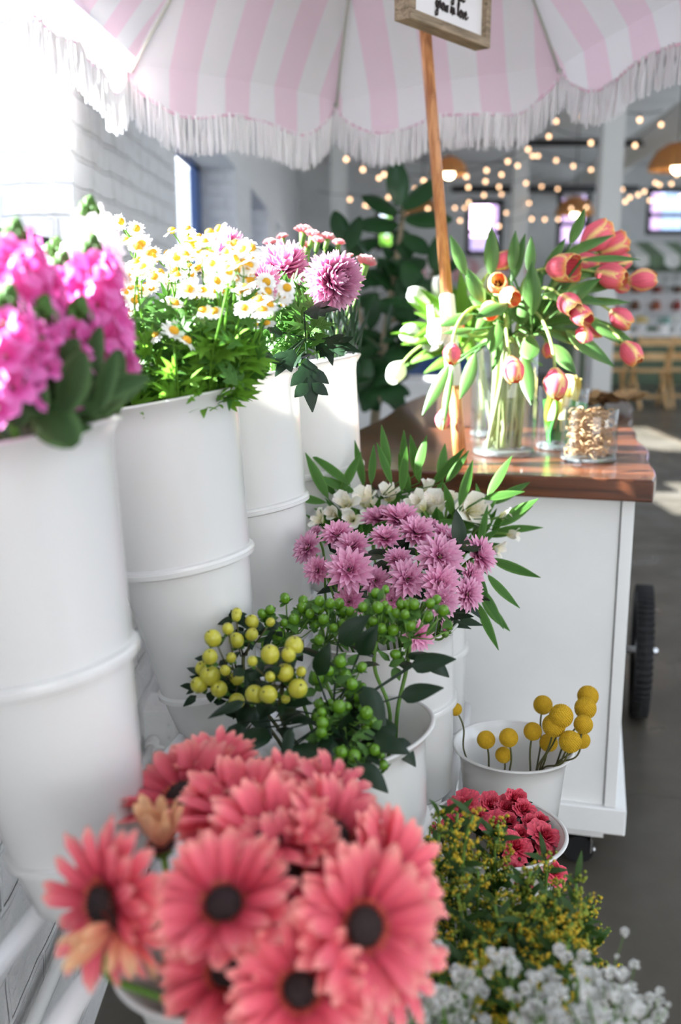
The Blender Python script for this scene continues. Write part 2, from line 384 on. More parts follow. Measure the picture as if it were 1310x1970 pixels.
def flecked():
    m = petal('alstroemeria_flecked', [(0, srgb(214, 214, 120)), (.5, srgb(244, 236, 210)), (1, srgb(248, 240, 236))], streak=.05, trans=.25)
    nt = m.node_tree
    b = [n for n in nt.nodes if n.type == 'BSDF_PRINCIPLED'][0]; l = b.inputs['Base Color'].links[0]; src = l.from_socket
    v = nt.nodes.new('ShaderNodeTexVoronoi'); v.inputs['Scale'].default_value = 3; nt.links.new(coords(nt, 'UV', (3.2, 1.5, 1)), v.inputs['Vector'])
    r = ramp(nt, [(.16, (1, 1, 1, 1)), (.22, (0, 0, 0, 1))]); nt.links.new(v.outputs[0], r.inputs[0])
    nt.links.new(mixc(nt, r.outputs[0], src, srgb(120, 50, 40)), b.inputs['Base Color']); return m
ALSTF = flecked()
ROSE = petal('rose_petal', [(0, srgb(150, 18, 44)), (.6, srgb(196, 34, 66)), (1, srgb(222, 88, 106))], streak=.3, trans=.18, sfreq=5, objvar=.12)
CRASP = simple('billy_button_yellow', srgb(196, 158, 22), .8, var=.1, vscale=200)
TUL = petal('tulip_petal', [(0, srgb(236, 190, 120)), (.1, srgb(236, 100, 124)), (.72, srgb(238, 112, 126)), (.9, srgb(236, 150, 84)), (1, srgb(246, 206, 120))], edge=srgb(248, 212, 140), streak=.14, trans=.14, sfreq=6, objvar=.06, edge_w=.2)
TULO = petal('tulip_petal_open', [(0, srgb(110, 60, 30)), (.2, srgb(240, 190, 110)), (.45, srgb(240, 128, 124)), (.85, srgb(244, 160, 126)), (1, srgb(250, 220, 150))], edge=srgb(250, 216, 140), streak=.14, trans=.25, sfreq=6, objvar=.05, edge_w=.32)
TULW = petal('tulip_petal_white', [(0, srgb(224, 232, 200)), (1, srgb(248, 248, 244))], streak=.05, trans=.35)
TULIN = simple('tulip_throat', srgb(40, 18, 14), .7)
SOLG = simple('goldenrod_bud', srgb(134, 146, 38), .6)
SOLY = simple('goldenrod_floret', srgb(206, 172, 36), .7)
GYP = petal('baby_breath_petal', [(0, (.74, .74, .70, 1)), (1, (.78, .78, .76, 1))], streak=0, trans=.2, objvar=.05)
BARK = simple('plant_bark', srgb(150, 136, 112), .8, var=.15, vscale=30)
PINKBOX = simple('pale_pink_card', srgb(226, 196, 186), .6)
BAND = simple('tan_rubber_band', srgb(196, 158, 116), .6, var=.1)
TWINE = wood_mat('kraft_brown', srgb(140, 104, 66), srgb(196, 160, 112), (5, 5, 5), .8)
BULB = emis('warm_bulb', (1, .60, .34, 1), 3.0)
LAMPB = emis('lamp_bulb', (1, .74, .45, 1), 14)
WICKER = petal('wicker', [(0, srgb(188, 138, 82)), (1, srgb(206, 160, 104))], streak=.3, trans=.25, sfreq=20, objvar=0)
SAGE = simple('sage_green_paint', srgb(104, 122, 96), .6)
# ------------------------------------------------------------------ room shell
XW = -.74                     # left wall plane
PIERS = [(-6, -4.2), (-2.0, 0.3), (2.88, 4.7), (7.4, 8.6), (10.6, 11.8), (13.6, 18.0)]
SILL, LINT, CEILZ = 1.42, 2.2, 3.6
b = MB()
for a, c in PIERS: b.box((XW - .15, (a + c) / 2, (SILL + LINT) / 2), (.30, c - a, LINT - SILL))
b.box((XW - .15, 6, SILL / 2), (.30, 24, SILL)); b.box((XW - .15, 6, (LINT + CEILZ) / 2), (.30, 24, CEILZ - LINT))
b.box(((XW - .45) / 2, 6, .54), (-XW - .45 + .002, 24, 1.08))        # thicker foot of the old wall
struct(mk('wall_left', b, BRICK, smooth=False), 'white painted rough brick wall with deep window recesses', 'wall')
b = MB(); b.box((2.8, 6, -.05), (8.2, 24.6, .1)); struct(mk('floor', b, CONC, smooth=False), 'grey polished concrete floor with fine cracks and sun patches', 'floor')
SKY = (1.3, 3.5, -3.0, 2.0)  # ceiling opening added out of view to brighten the upper parts
b = MB(); z = CEILZ + .05
b.box((2.8, (SKY[3] + 18.3) / 2, z), (8.2, 18.3 - SKY[3], .1)); b.box((2.8, (-6.3 + SKY[2]) / 2, z), (8.2, SKY[2] + 6.3, .1))
b.box(((-1.3 + SKY[0]) / 2, (SKY[2] + SKY[3]) / 2, z), (SKY[0] + 1.3, SKY[3] - SKY[2], .1)); b.box(((SKY[1] + 6.9) / 2, (SKY[2] + SKY[3]) / 2, z), (6.9 - SKY[1], SKY[3] - SKY[2], .1))
f = MB(); xm = (SKY[0] + SKY[1]) / 2
for x in (SKY[0] + .03, xm, SKY[1] - .03): f.box((x, (SKY[2] + SKY[3]) / 2, z), (.05, SKY[3] - SKY[2], .08))
for y in (SKY[2] + .03, -1.3, .3, SKY[3] - .03): f.box((xm, y, z), (SKY[1] - SKY[0], .05, .08))
o = mk('window_20', f, BLACKM, smooth=False); struct(o, 'unseen roof light added in the ceiling to brighten the hall', 'window')
g = MB(); g.box((xm, (SKY[2] + SKY[3]) / 2, z), (SKY[1] - SKY[0] - .06, SKY[3] - SKY[2] - .06, .006)); mk('pane', g, WPANE, o, smooth=False)
struct(mk('ceiling', b, CEIL, smooth=False), 'grey painted ceiling of the hall', 'ceiling')
b = MB()
RWIN = [(-.6, 2.4), (3.0, 6.0), (6.6, 9.6), (10.2, 13.2), (13.8, 16.8)]  # openings added out of view to bring fill daylight into the hall
yy = -6
for a, c in RWIN + [(18, 18)]:
    b.box((6.75, (yy + a) / 2, 1.8), (.3, a - yy, 3.6)); yy = c
    if c > a: b.box((6.75, (a + c) / 2, .35), (.3, c - a, .7)); b.box((6.75, (a + c) / 2, 3.5), (.3, c - a, .2))
struct(mk('wall_right', b, FARW, smooth=False), 'plain grey side wall of the hall', 'wall')
# far wall with window openings
YF = 18.0
WPX = [(722, 762, 395, 482), (897, 966, 384, 492), (1074, 1134, 362, 480), (1246, 1325, 360, 452)]
WIN = []
for u0, u1, v0, v1 in WPX:
    p, q = aty(u0, v0, YF), aty(u1, v1, YF); WIN.append((p.x, q.x, q.z, p.z))
b = MB(); x = -.96
def seg(x0, x1, z0, z1): b.box(((x0 + x1) / 2, YF + .15, (z0 + z1) / 2), (x1 - x0, .3, z1 - z0))
for x0, x1, z0, z1 in WIN:
    seg(x, x0, 0, CEILZ); seg(x0, x1, 0, z0); seg(x0, x1, z1, CEILZ); x = x1
seg(x, 6.9, 0, CEILZ)
struct(mk('wall_far', b, FARW, smooth=False), 'grey end wall of the hall with black framed windows', 'wall')
for k, (x0, x1, z0, z1) in enumerate(WIN):
    f = MB(); t = .09
    cx, cz, w, h = (x0 + x1) / 2, (z0 + z1) / 2, x1 - x0, z1 - z0
    for c, s in (((x0 + t / 2, cz), (t, h)), ((x1 - t / 2, cz), (t, h)), ((cx, z0 + t / 2), (w, t)), ((cx, z1 - t / 2), (w, t)), ((cx, z0 + h * .42), (w, .07))):
        f.box((c[0], YF + .06, c[1]), (s[0], .1, s[1]))
    o = mk('window_%d' % (k + 1), f, BLACKM, smooth=False)
    struct(o, 'black framed window in the far wall, number %d along' % (k + 1), 'window')
    g = MB(); g.box((cx, YF + .08, cz), (w - .1, .006, h - .1)); mk('pane', g, WPANE, o, smooth=False)
# deep windows of the left wall
for k in range(5):
    y0, y1 = PIERS[k][1], PIERS[k + 1][0]; f = MB(); t = .03; tf = .03 if k < 2 else .30; tn = 1.3 if k == 2 else .05; xx = XW - .27
    for c, s in (((y0 + tn / 2, (SILL + LINT) / 2), (tn, LINT - SILL)), ((y1 - tf / 2, (SILL + LINT) / 2), (tf, LINT - SILL)),
                 (((y0 + y1) / 2, SILL + t / 2), (y1 - y0, t)), (((y0 + y1) / 2, LINT - t / 2), (y1 - y0, t))):
        f.box((xx, c[0], c[1]), (.04, s[0], s[1]))
    o = mk('window_%d' % (k + 5), f, NAVY, smooth=False); struct(o, 'navy blue framed window in a deep recess of the left brick wall', 'window')
    g = MB(); g.box((xx, (y0 + y1) / 2, (SILL + LINT) / 2), (.006, y1 - y0 - .12, LINT - SILL - .12)); mk('pane', g, WPANE, o, smooth=False)
    s = MB(); s.box((XW - .12, (y0 + y1) / 2, SILL + .012), (.26, y1 - y0 - .002, .022)); mk('sill', s, BLACKM, o, smooth=False)
for k, (a, c) in enumerate(RWIN):
    f = MB()
    for y in (a + .04, (a + c) / 2, c - .04): f.box((6.7, y, 2.0), (.07, .08, 2.6))
    for z in (.74, 2.0, 3.26): f.box((6.7, (a + c) / 2, z), (.07, c - a, .08))
    o = mk('window_%d' % (k + 10), f, BLACKM, smooth=False); struct(o, 'unseen tall black framed window added in the side wall for fill daylight', 'window')
    g = MB(); g.box((6.7, (a + c) / 2, 2.0), (.006, c - a - .1, 2.5)); mk('pane', g, WPANE, o, smooth=False)
b = MB(); b.box((-.5, -6.15, 1.8), (1.0, .3, 3.6)); b.box((6.2, -6.15, 1.8), (1.4, .3, 3.6)); b.box((2.75, -6.15, 3.4), (5.5, .3, .4))  # unseen wall, doorway sized to control the light from behind the camera
struct(mk('wall_back', b, FARW, smooth=False), 'unseen grey back wall, its wide doorway shaped to let in light', 'wall')
# what stands outside the far windows
def building(name, label, x, y, z, w, d, h, mat):
    o = thing(name, label, 'building', (x, y, 0)); q = MB(); q.box((0, 0, h / 2), (w, d, h)); mk('wall', q, mat, o, smooth=False)
    g = MB()
    for i in range(int(w / 2.2)):
        for j in range(int(h / 2.6)): g.box((-w / 2 + 1.2 + i * 2.2, -d / 2 - .02, 1.4 + j * 2.6), (1.0, .08, 1.4))
    mk('windows', g, GLASSOUT, o, smooth=False); return o
GLASSOUT = simple('far_window_glass', srgb(150, 170, 200), .1)
def outbrick(name, a, c):
    m, nt, out = new_mat(name); bb = pri(nt, None, .8)
    t = nt.nodes.new('ShaderNodeTexBrick'); t.inputs['Scale'].default_value = 1; t.inputs['Color1'].default_value = a; t.inputs['Color2'].default_value = c; t.inputs['Mortar'].default_value = a
    nt.links.new(coords(nt), t.inputs['Vector']); nt.links.new(t.outputs[0], bb.inputs['Base Color']); nt.links.new(bb.outputs[0], out.inputs[0]); return m
building('brick_building', 'mauve brick building seen through the far windows', 9.0, 34, 0, 9, 6, 5.6, outbrick('mauve_brick', srgb(196, 158, 196), srgb(214, 180, 214)))
building('low_brick_building', 'low purple brown building beyond the second far window', 2.6, 29, 0, 3.2, 5, 2.9, outbrick('plum_brick', srgb(150, 128, 168), srgb(176, 156, 196)))
building('sky_block_building', 'unseen grey building added outside the left windows to block low sky', -15, 8, 0, 6, 60, 6.2, outbrick('sky_block_brick', srgb(176, 176, 180), srgb(190, 190, 194)))  # added out of view to hide low sky from the left recesses
o = thing('street_tree', 'bright green tree beyond the leftmost far window', 'tree', (.85, 23.5, 0))
q = MB(); q.tube([(0, 0, 0), (.05, 0, 1.5)], [.1, .07], 8); mk('trunk', q, BARK, o)
q = MB()
for i in range(160):
    d = V((random.gauss(0, 1), random.gauss(0, 1), random.gauss(0, 1))).normalized() * (ru(.3, 1) ** .5)
    q.blade(frame_y(V((ru(-1, 1), ru(-1, 1), ru(-.5, 1))), V((0, -1, .5)), V((d.x * 1.0, d.y * 1.0, 2.0 + d.z * 1.0))), .35, .24, p_oval, 0, -.5, .1, 2, 3)
mk('foliage', q, LEAFL, o)
b = MB(); b.box((5, 36, -.16), (60, 60, .1)); b.box((-20, 10, -.16), (38, 60, .1)); struct(mk('ground_outside', b, simple('pavement_pale', (.45, .45, .44, 1), .8), smooth=False), 'pale paving outside the building', 'ground')

# columns, duct, pipes
def column(u0, u1, zc, lab, w=.2):
    p = aty((u0 + u1) / 2, 420, zc); q = MB(); q.box((p.x, p.y, CEILZ / 2), (w, w, CEILZ)); q.box((p.x, p.y, .06), (w + .04, w + .04, .12))
    o = mk('column', q, COLM, smooth=False); struct(o, lab, 'column'); return o
column(1146, 1190, 8.2, 'nearer square white column behind the tulips', .165)
column(984, 1012, 13.2, 'farther square white column between the string lights', .19)
column(640, 664, 13.0, 'white column beside the left wall, behind the rubber plant', .2)
t = thing('air_duct', 'round white ventilation duct slanting overhead along the hall', 'duct')
q = MB(); q.tube([(3.5, 10.0, 3.12), (3.75, 15, 3.12), (4.0, 17.99, 3.12)], .17, 20); mk('duct_body', q, COLM, t)
q = MB()
for y in (11.5, 14, 16.5): q.tube([(3.5 + (y - 10) * .0625, y - .03, 3.12), (3.5 + (y - 10) * .0625, y + .03, 3.12)], .178, 20)
mk('joint_ring', q, COLM, t)
# the duct goes on towards the street side
q = MB(); q.tube([(2.95, 3.5, 3.12), (3.5, 10.0, 3.12)], .17, 20); mk('duct_body', q, COLM, t)
def pipe(pts, r, lab):
    q = MB(); q.tube(pts, r, 8); tag(mk('ceiling_pipe', q, BLACKM), lab, 'pipe')
pipe([(1.0, 12, 3.05), (6.59, 12, 3.05)], .04, 'black pipe running level across the hall behind the two white columns')
pipe([(3.6, 10.6, 2.72), (4.9, 12.6, 2.72), (6.59, 12.9, 2.72)], .035, 'black pipe slanting under the white duct, right of the nearer column')
pipe([(1.6, 15, 2.86), (4.3, 15, 2.86)], .05, 'black pipe lower down, between the two white columns')
pipe([(1.2, 7.2, 2.90), (6.59, 7.9, 2.90)], .035, 'long black pipe just under the umbrella fringe')
# ------------------------------------------------------------------ flower cart
CZ = .93
K = atz(1258, 925, CZ)
ER = V((.970, -.243, 0)); ED = V((.243, .970, 0))
CART = M4(((ER.x, ED.x, 0, K.x), (ER.y, ED.y, 0, K.y), (0, 0, 1, 0), (0, 0, 0, 1)))
def cart_pt(x, y, z=CZ): return CART @ V((x, y, z))        # x <= 0 along the front, y into the depth
W, D = .77, 1.75
cart = thing('flower_cart', 'white wooden flower cart with thick brown walnut top and black wheel', 'cart', (K.x, K.y, 0))
inv = M4.Translation((-K.x, -K.y, 0)) @ CART
poly = [(-W, 0), (0, 0)]
for i in range(1, 24):
    t = i / 24; poly.append((.010 * sin(t * 9) + .006 * sin(t * 31) - .008 * t, t * D))
poly += [(0, D), (-W, D)]
for i in range(23, 0, -1):
    t = i / 24; poly.append((-W + .008 * sin(t * 11 + 2), t * D))
q = MB(); q.prism(poly, CZ - .046, CZ); o = mk('tabletop', q, WALNUT, cart, inv, smooth=False); bevel(o, .004, 2)
q = MB(); q.box((-W / 2, D / 2, .53), (W - .07, D - .10, .705)); mk('body', q, WHITE2, cart, inv, smooth=False)
q = MB(); q.box((-W / 2, .046, .53), (W - .122, .012, .70)); o = mk('front_panel', q, WHITE2, cart, inv, smooth=False)
for xx in (-.046, -W + .046):
    q = MB(); q.box((xx, .042, .53), (.026, .02, .70)); o = mk('corner_strip', q, WHITE2, cart, inv, smooth=False); bevel(o, .002)
q = MB(); q.box((-W / 2, .0455, .53), (W - .075, .004, .70)); mk('gap_shade_sheet', q, BLACKM, cart, inv, smooth=False)  # black sheet standing in for the shade in the panel joints
q = MB(); q.box((-W / 2, D / 2, .148), (W - .02, D - .05, .062)); o = mk('base_board', q, WHITE2, cart, inv, smooth=False); bevel(o, .003)
for xx, yy in ((-.12, .10), (-W + .12, .10)):
    q = MB(); q.box((xx, yy, .1), (.13, .06, .035)); l = mk('leg', q, WHITE2, cart, inv, smooth=False)
    q = MB(); q.tube([(xx + .012, yy - .012, .035), (xx + .012, yy + .012, .035)], .034, 16); mk('caster', q, RUBBER, l, smooth=True, edge=.6)
    q = MB(); q.box((xx + .04, yy, .055), (.004, .03, .05)); q.tube([(xx + .034, yy, .035), (xx + .05, yy, .035)], .008, 8); mk('bracket', q, CHROME, l, smooth=False)
for side, xx in (('r', .062), ('l', -W - .012)):
    yy = 1.04; R0 = .205
    q = MB(); prof = []
    for i in range(13):
        a = pi * 2 * i / 12; prof.append((R0 - .032 + .032 * cos(a), .026 * sin(a)))
    q.lathe(prof, 40, M4.Translation((xx, yy, R0)) @ M4.Rotation(pi / 2, 4, 'Y'))
    for i in range(60):
        a = 2 * pi * i / 60
        q.box((0, 0, 0), (.010, .05, .012), M4.Translation((xx, yy, R0)) @ M4.Rotation(a, 4, 'X') @ M4.Translation((0, 0, R0 - .002)) @ M4.Rotation(pi / 2, 4, 'Z'))
    w = mk('wheel', q, RUBBER, cart, inv)
    q = MB(); q.lathe([(.0, .02), (.05, .018), (.06, .01), (.14, .006), (.145, -.006), (.05, -.016), (0, -.02)], 24, M4.Translation((xx, yy, R0)) @ M4.Rotation(pi / 2, 4, 'Y')); mk('hub', q, CHROME, w)
    q = MB(); q.tube([(xx - .05 if side == 'r' else xx + .05, yy, R0), (xx + (.05 if side == 'r' else -.05), yy, R0)], .011, 10); mk('axle', q, CHROME, w)

# ------------------------------------------------------------------ umbrella
UC, UN, UPHI, UR = V((.172, 2.405, 2.050)), V((-.086, .172, .981)).normalized(), -.230, .876
e1 = V((0, 1, 0)).cross(UN).normalized(); e2 = UN.cross(e1)
PB = V((.27, 2.21, CZ + .001)); PN = (UC - PB).normalized()
umb = thing('umbrella', 'pink and white striped parasol with scalloped edge and long white fringe', 'umbrella', PB)
U0 = PB.copy(); UH = .42
def dirk(k): a = UPHI + k * pi / 4; return e1 * sin(a) + e2 * cos(a)
def dome(t): return UH * (1 - t * t)
def lobes(s): 
    e = min(s, 1 - s); return .118 * (.10 + .90 * min(1, e / .17) ** .7) * (1 - .22 * math.exp(-((s - .5) / .16) ** 2))
c_ = MB(); fr = MB(); seam = MB()
for k in range(8):
    d0, d1 = dirk(k), dirk(k + 1); NU, NVV = 20, 12; pts, uvs = [], []
    def P(s, t): 
        m = (d0 * (1 - s) + d1 * s); bil = 1 - .035 * 4 * s * (1 - s) * t
        return UC - U0 + UN * dome(t) + m * UR * t * bil
    for j in range(NVV + 1):
        t = j / NVV * .985 + .015
        for i in range(NU + 1):
            s = i / NU; pts.append(P(s, t)); uvs.append((((s - .5) * t + .5) * 4 - .11, t))
    c_.grid(pts, NU, NVV, 0, uvs=uvs)
    pts, uvs, low = [], [], []
    for j in range(5):
        for i in range(NU + 1):
            s = i / NU; m = (d0 * (1 - s) + d1 * s).normalized(); q_ = j / 4
            p = P(s, 1) - UN * lobes(s) * q_ + m * (.022 * q_ + .008 * q_ * sin(s * 26 + k)); pts.append(p); uvs.append((s * 4 - .11, 1))
            if j == 4: low.append((p, m))
    c_.grid(pts, NU, 4, 0, uvs=uvs)
    for (p, m), (p2, m2) in zip(low, low[1:]): pass
    seam.tube([p + m * .001 for p, m in low], .0035, 5)
    ns = 210
    for i in range(ns):
        s = (i + rnd()) / ns * NU; i0 = min(int(s), NU - 1); fq = s - i0
        p = low[i0][0] * (1 - fq) + low[i0 + 1][0] * fq + low[i0][1] * ru(-.005, .006); L = .100 * ru(.88, 1.04)
        sx = V((ru(-.004, .004), ru(-.004, .004), 0)); g = V((0, 0, -1))
        fr.tube([p + V((0, 0, .006)), p + g * L * .35 + sx * .6, p + g * L * .7 + sx * 1.4, p + g * L + sx * 1.6], [.0028, .0030, .0030, .0018], 3, caps=False)
mk('canopy', c_, CANVAS, umb); mk('fringe', fr, FRINGE, umb); mk('seam_tape', seam, SEAM, umb)
for k in range(8):
    d = dirk(k); q = MB(); q.tube([UC - U0 + UN * (dome(t) - .012) + d * UR * t * .995 for t in [i / 10 for i in range(11)]], .0042, 6); r_ = mk('rib', q, RIBM, umb)
    q = MB(); q.ball(UC - U0 + UN * -.012 + d * UR, .008, 8, 6); mk('rib_tip', q, RIBM, r_)
def pole_s(v):
    lo, hi = -.05, 1.6
    for _ in range(50):
        m = (lo + hi) / 2; p = PB + PN * m - CAM; vv = 985 - F * p.dot(UP) / p.dot(FWD)
        if vv > v: lo = m
        else: hi = m
    return lo
s1, s2 = pole_s(740), pole_s(570); top = (UC - PB).length + UH - .004
q = MB(); q.tube([PN * 0, PN * s1], .0148, 20); mk('lower_pole', q, POLEW, umb)
q = MB(); q.tube([PN * (s2 - .02), PN * .9, PN * top], [.0130, .0130, .0130], 20); mk('upper_pole', q, POLEW, umb)
q = MB(); q.tube([PN * (s1 - .004), PN * (s1 + .0), PN * s2, PN * (s2 + .004)], [.0150, .0172, .0172, .0145], 24); mk('joint_sleeve', q, WHITE, umb, edge=.7)
q = MB(); sm = (s1 + s2) / 2 + .02; side = V((-.9, -.43, 0)).normalized()
q.tube([PN * sm + side * .012, PN * sm + side * .03], .013, 14); q.tube([PN * sm + side * .028, PN * sm + side * .042], .030, 20); q.ball(PN * sm + side * .044, .012)
q.tube([PN * sm + side * .042, PN * (sm + .024) + side * .045, PN * (sm + .058) + side * .047], [.009, .0085, .0065], 10); mk('tilt_knob', q, WHITE, umb, edge=.7)
q = MB(); q.tube([PN * (top - .05), PN * (top + .02)], .03, 16); mk('crown_hub', q, WHITE, umb)

# ------------------------------------------------------------------ hanging sign on the pole
sl = atc(790, 34, 1.95); ee = V((.62, .785, 0)).normalized(); en = V((.785, -.62, 0)).normalized()
SG = M4(((ee.x, en.x, 0, sl.x), (ee.y, en.y, 0, sl.y), (0, 0, 1, sl.z), (0, 0, 0, 1)))   # x along, y to the front, z up
SW, SH, ST, SB = .31, .40, .040, .019
sign = thing('hanging_sign', 'square white sign with dark script lettering in a weathered wood frame on the pole', 'sign', sl)
rel = M4.Translation(-sl) @ SG
for nm, c, s in (('frame_bar', (SW / 2, -ST / 2, SB / 2), (SW, ST, SB)), ('frame_bar', (SW / 2, -ST / 2, SH - SB / 2), (SW, ST, SB)),
                 ('frame_bar', (SB / 2, -ST / 2, SH / 2), (SB, ST, SH - 2 * SB)), ('frame_bar', (SW - SB / 2, -ST / 2, SH / 2), (SB, ST, SH - 2 * SB))):
    q = MB(); q.box(c, s); o = mk(nm, q, BARN, sign, rel, smooth=False); bevel(o, .0015)
q = MB(); q.box((SW / 2, -.016, SH / 2), (SW - 2 * SB + .002, .006, SH - 2 * SB + .002)); mk('board', q, BOARD, sign, rel, smooth=False)
GLY = {  # strokes in x-height units: (advance, polylines)
 'g': (.8, [[(.65, .8), (.3, 1), (.05, .6), (.2, .1), (.5, .2), (.65, .9), (.6, .1), (.45, -.8), (.1, -.9), (.0, -.5), (.4, -.1), (.8, .2)]]),
 'r': (.6, [[(0, .2), (.2, .9), (.3, 1.1), (.45, .9), (.4, .3), (.6, .2)]]),
 'o': (.75, [[(.4, 1), (.1, .7), (.1, .2), (.4, 0), (.65, .3), (.6, .8), (.4, 1), (.75, .8)]]),
 'w': (.95, [[(0, .8), (.1, .1), (.3, .0), (.45, .8), (.5, .1), (.7, 0), (.85, .9), (.95, .8)]]),
 'i': (.4, [[(0, .2), (.15, .9), (.15, .1), (.4, .2)], [(.2, 1.45), (.22, 1.5)]]),
 'n': (.8, [[(0, .2), (.1, .95), (.12, 0), (.3, .9), (.5, .9), (.55, .1), (.8, .2)]]),
 'l': (.5, [[(0, .2), (.4, 1.6), (.3, 2.1), (.12, 1.6), (.15, .2), (.5, .2)]]),
 'v': (.7, [[(0, .9), (.15, .6), (.25, .0), (.5, .9), (.7, .85)]]),
 'e': (.6, [[(0, .3), (.4, .7), (.25, 1), (.05, .5), (.2, 0), (.6, .25)]]),
 'a': (.75, [[(.55, .9), (.25, 1), (.05, .4), (.3, 0), (.55, .9), (.5, .1), (.75, .2)]]),
 'c': (.6, [[(.5, .85), (.25, 1), (.05, .4), (.25, 0), (.6, .25)]]), ' ': (.55, []), '.': (.3, [[(.1, .35), (.18, .45)]]),
 'h': (.75, [[(0, .2), (.35, 1.8), (.2, 2), (.1, 0), (.3, .9), (.5, .8), (.52, .1), (.75, .2)]]), 't': (.5, [[(.2, 1.7), (.18, .1), (.5, .2)], [(0, 1.1), (.4, 1.2)]])}
def script(txt, x0, z0, xh):
    q = MB(); x = x0
    for ch in txt:
        adv, ss = GLY[ch]
        for s in ss: q.tube([(x + px * xh, -.011, z0 + pz * xh) for px, pz in s], [xh * (.10 + .05 * ((i * 7) % 3) / 2) for i in range(len(s))], 5)
        x += adv * xh
    return q
mk('lettering', script('grow in love.', .105, .042, .0155), INK, sign, rel)
mk('lettering', script('grace', .165, .074, .0155), INK, sign, rel)

# ------------------------------------------------------------------ electric box and conduit on the wall
t = thing('outlet_box', 'white painted metal junction box with round knockouts on the brick wall', 'electrical box', (-.45, 2.11, .285))
q = MB(); q.box((.034, .06, .047), (.066, .11, .094)); o = mk('box_body', q, WHITE2, t, smooth=False); bevel(o, .002)
q = MB()
for x_, z_ in ((.022, .068), ): q.lathe([(.012, 0), (.014, .0015), (.0155, 0)], 20, M4.Translation((x_, .004, z_)) @ M4.Rotation(pi / 2, 4, 'X'))
q.lathe([(.012, 0), (.014, .0015), (.0155, 0)], 20, M4.Translation((.034, .05, .0945))); mk('knockout', q, WHITE2, t)
q = MB(); q.box((.0695, .06, .047), (.004, .118, .104)); mk('cover_plate', q, WHITE2, t, smooth=False)
for z_ in (.03, .06):
    q = MB(); q.ball((.058, .003, z_), .003); mk('screw', q, CHROME, t)
t = thing('conduit_pipe', 'white painted conduit pipe running along the brick wall to the junction box', 'pipe', (-.425, 2.1, .31))
q = MB(); q.tube([(0, 0, 0), (-.004, -1.4, -.003)], .0105, 12); mk('pipe_run', q, WHITE2, t)
q = MB(); q.tube([(0, .004, 0), (0, -.03, 0)], .0145, 14); mk('connector', q, WHITE2, t, edge=.7)
q = MB(); q.tube([(.010, -.018, -.003), (.028, -.018, -.006)], .004, 8); mk('set_screw', q, WHITE2, t)

# ------------------------------------------------------------------ tiered rack and buckets
RD = V((.2, .98, 0)).normalized(); RP = V((.98, -.2, 0)).normalized()     # along the rack, out into the room
LEAN = radians(10)
AX = (V((0, 0, 1)) * cos(LEAN) - RP * sin(LEAN)).normalized()
def shrink(x, y, z, k=.9): return V((x * k, y * k, CAM_H + (z - CAM_H) * k))
TALL = [shrink(-.358, 1.0, 1.150), shrink(-.274, 1.45, 1.146), V((-.183, 1.66, 1.162)), V((-.082, 1.985, 1.165))]
MID = [shrink(-.09, .88, .68), shrink(0, 1.34, .68), shrink(.09, 1.80, .68), V((.135, 1.895, .735))]
LOW = [V((.305, 1.635, .520)), V((.226, 1.335, .527)), V((.165, 1.045, .52)), V((.11, .765, .52))]
TH, TR = .455, .123
MH, MR = .30, .123
LH, LR = .30, .106
def bucket_mesh(rim, r1, h1, r2, h2, rb, h, lip=.012):
    """open bucket, rim at z = 0, outside then inside"""
    o = [(0, -h), (rb - .006, -h), (rb, -h + .006)]
    if r2: o += [(r2 - .001, -h2 - .006), (r2 + .0045, -h2 - .004), (r2 + .0045, -h2 + .002), (r2, -h2 + .004)]
    if r1: o += [(r1 - .002, -h1 - .009), (r1 + .006, -h1 - .006), (r1 + .007, -h1), (r1 + .006, -h1 + .004), (r1 + .001, -h1 + .006)]
    w = rim - lip
    o += [(w - .004, -.03), (w, -.013), (rim - .003, -.005), (rim, -.0015), (rim - .001, .0015), (rim - .004, .002), (w - .004, -.012), (w - .009, -.03)]
    if r1: o += [(r1 - .005, -h1)]
    o += [(rb - .004, -h + .006), (0, -h + .005)]
    q = MB(); q.lathe(o, 72); return q.data('bucket', [BUCKET])
me_t = bucket_mesh(TR, .089, .212, .067, .392, .055, TH, .010)
me_m = bucket_mesh(MR, .092, .135, 0, 0, .066, MH, .012)
me_l = bucket_mesh(LR, 0, 0, 0, 0, .068, LH, .010)
for me in (me_t, me_m, me_l): me.set_sharp_from_angle(angle=.9)
BK = {}
def ring(nm, r, z, t, o):
    q = MB(); q.lathe([(r + t * cos(a), z + t * .8 * sin(a)) for a in [2 * pi * i / 8 for i in range(9)]], 72); mk(nm, q, BUCKET, o)
def bucket(key, pos, me, ax, h, r, label):
    o = put('flower_bucket', me)
    ring('rim_lip', r - .002, .0005, .0032, o)
    if me is me_t: ring('band', .0905, -.212, .0058, o); ring('band', .068, -.392, .0036, o)
    if me is me_m: ring('band', .0935, -.135, .0048, o)
    o.matrix_world = frame_z(ax, len(BK) * 1.7, pos)
    tag(o, label, 'bucket', 'white flower buckets on the rack'); BK[key] = (V(pos), V(ax), h, r)
bucket('stock', TALL[0], me_t, AX, TH, TR, 'tall white bucket holding the magenta stock flowers, cut by the photo edge')
bucket('daisy', TALL[1], me_t, AX, TH, TR, 'tall white bucket holding the daisies, with brown specks on its side')
bucket('pompon', TALL[2], me_t, AX, TH, TR, 'tall white bucket with leaf shadows, holding the big pink pompon blooms')
bucket('carn', TALL[3], me_t, AX, TH, TR, 'tall white bucket of small carnations, standing against the cart corner')
bucket('gerb', MID[0], me_m, AX, MH, MR, 'white bucket under the coral gerberas, nearest the camera')
bucket('hyp', MID[1], me_m, AX, MH, MR, 'white bucket holding the green and yellow berry sprays')
bucket('mum', MID[2], me_m, AX, MH, MR, 'white bucket holding the mauve chrysanthemums')
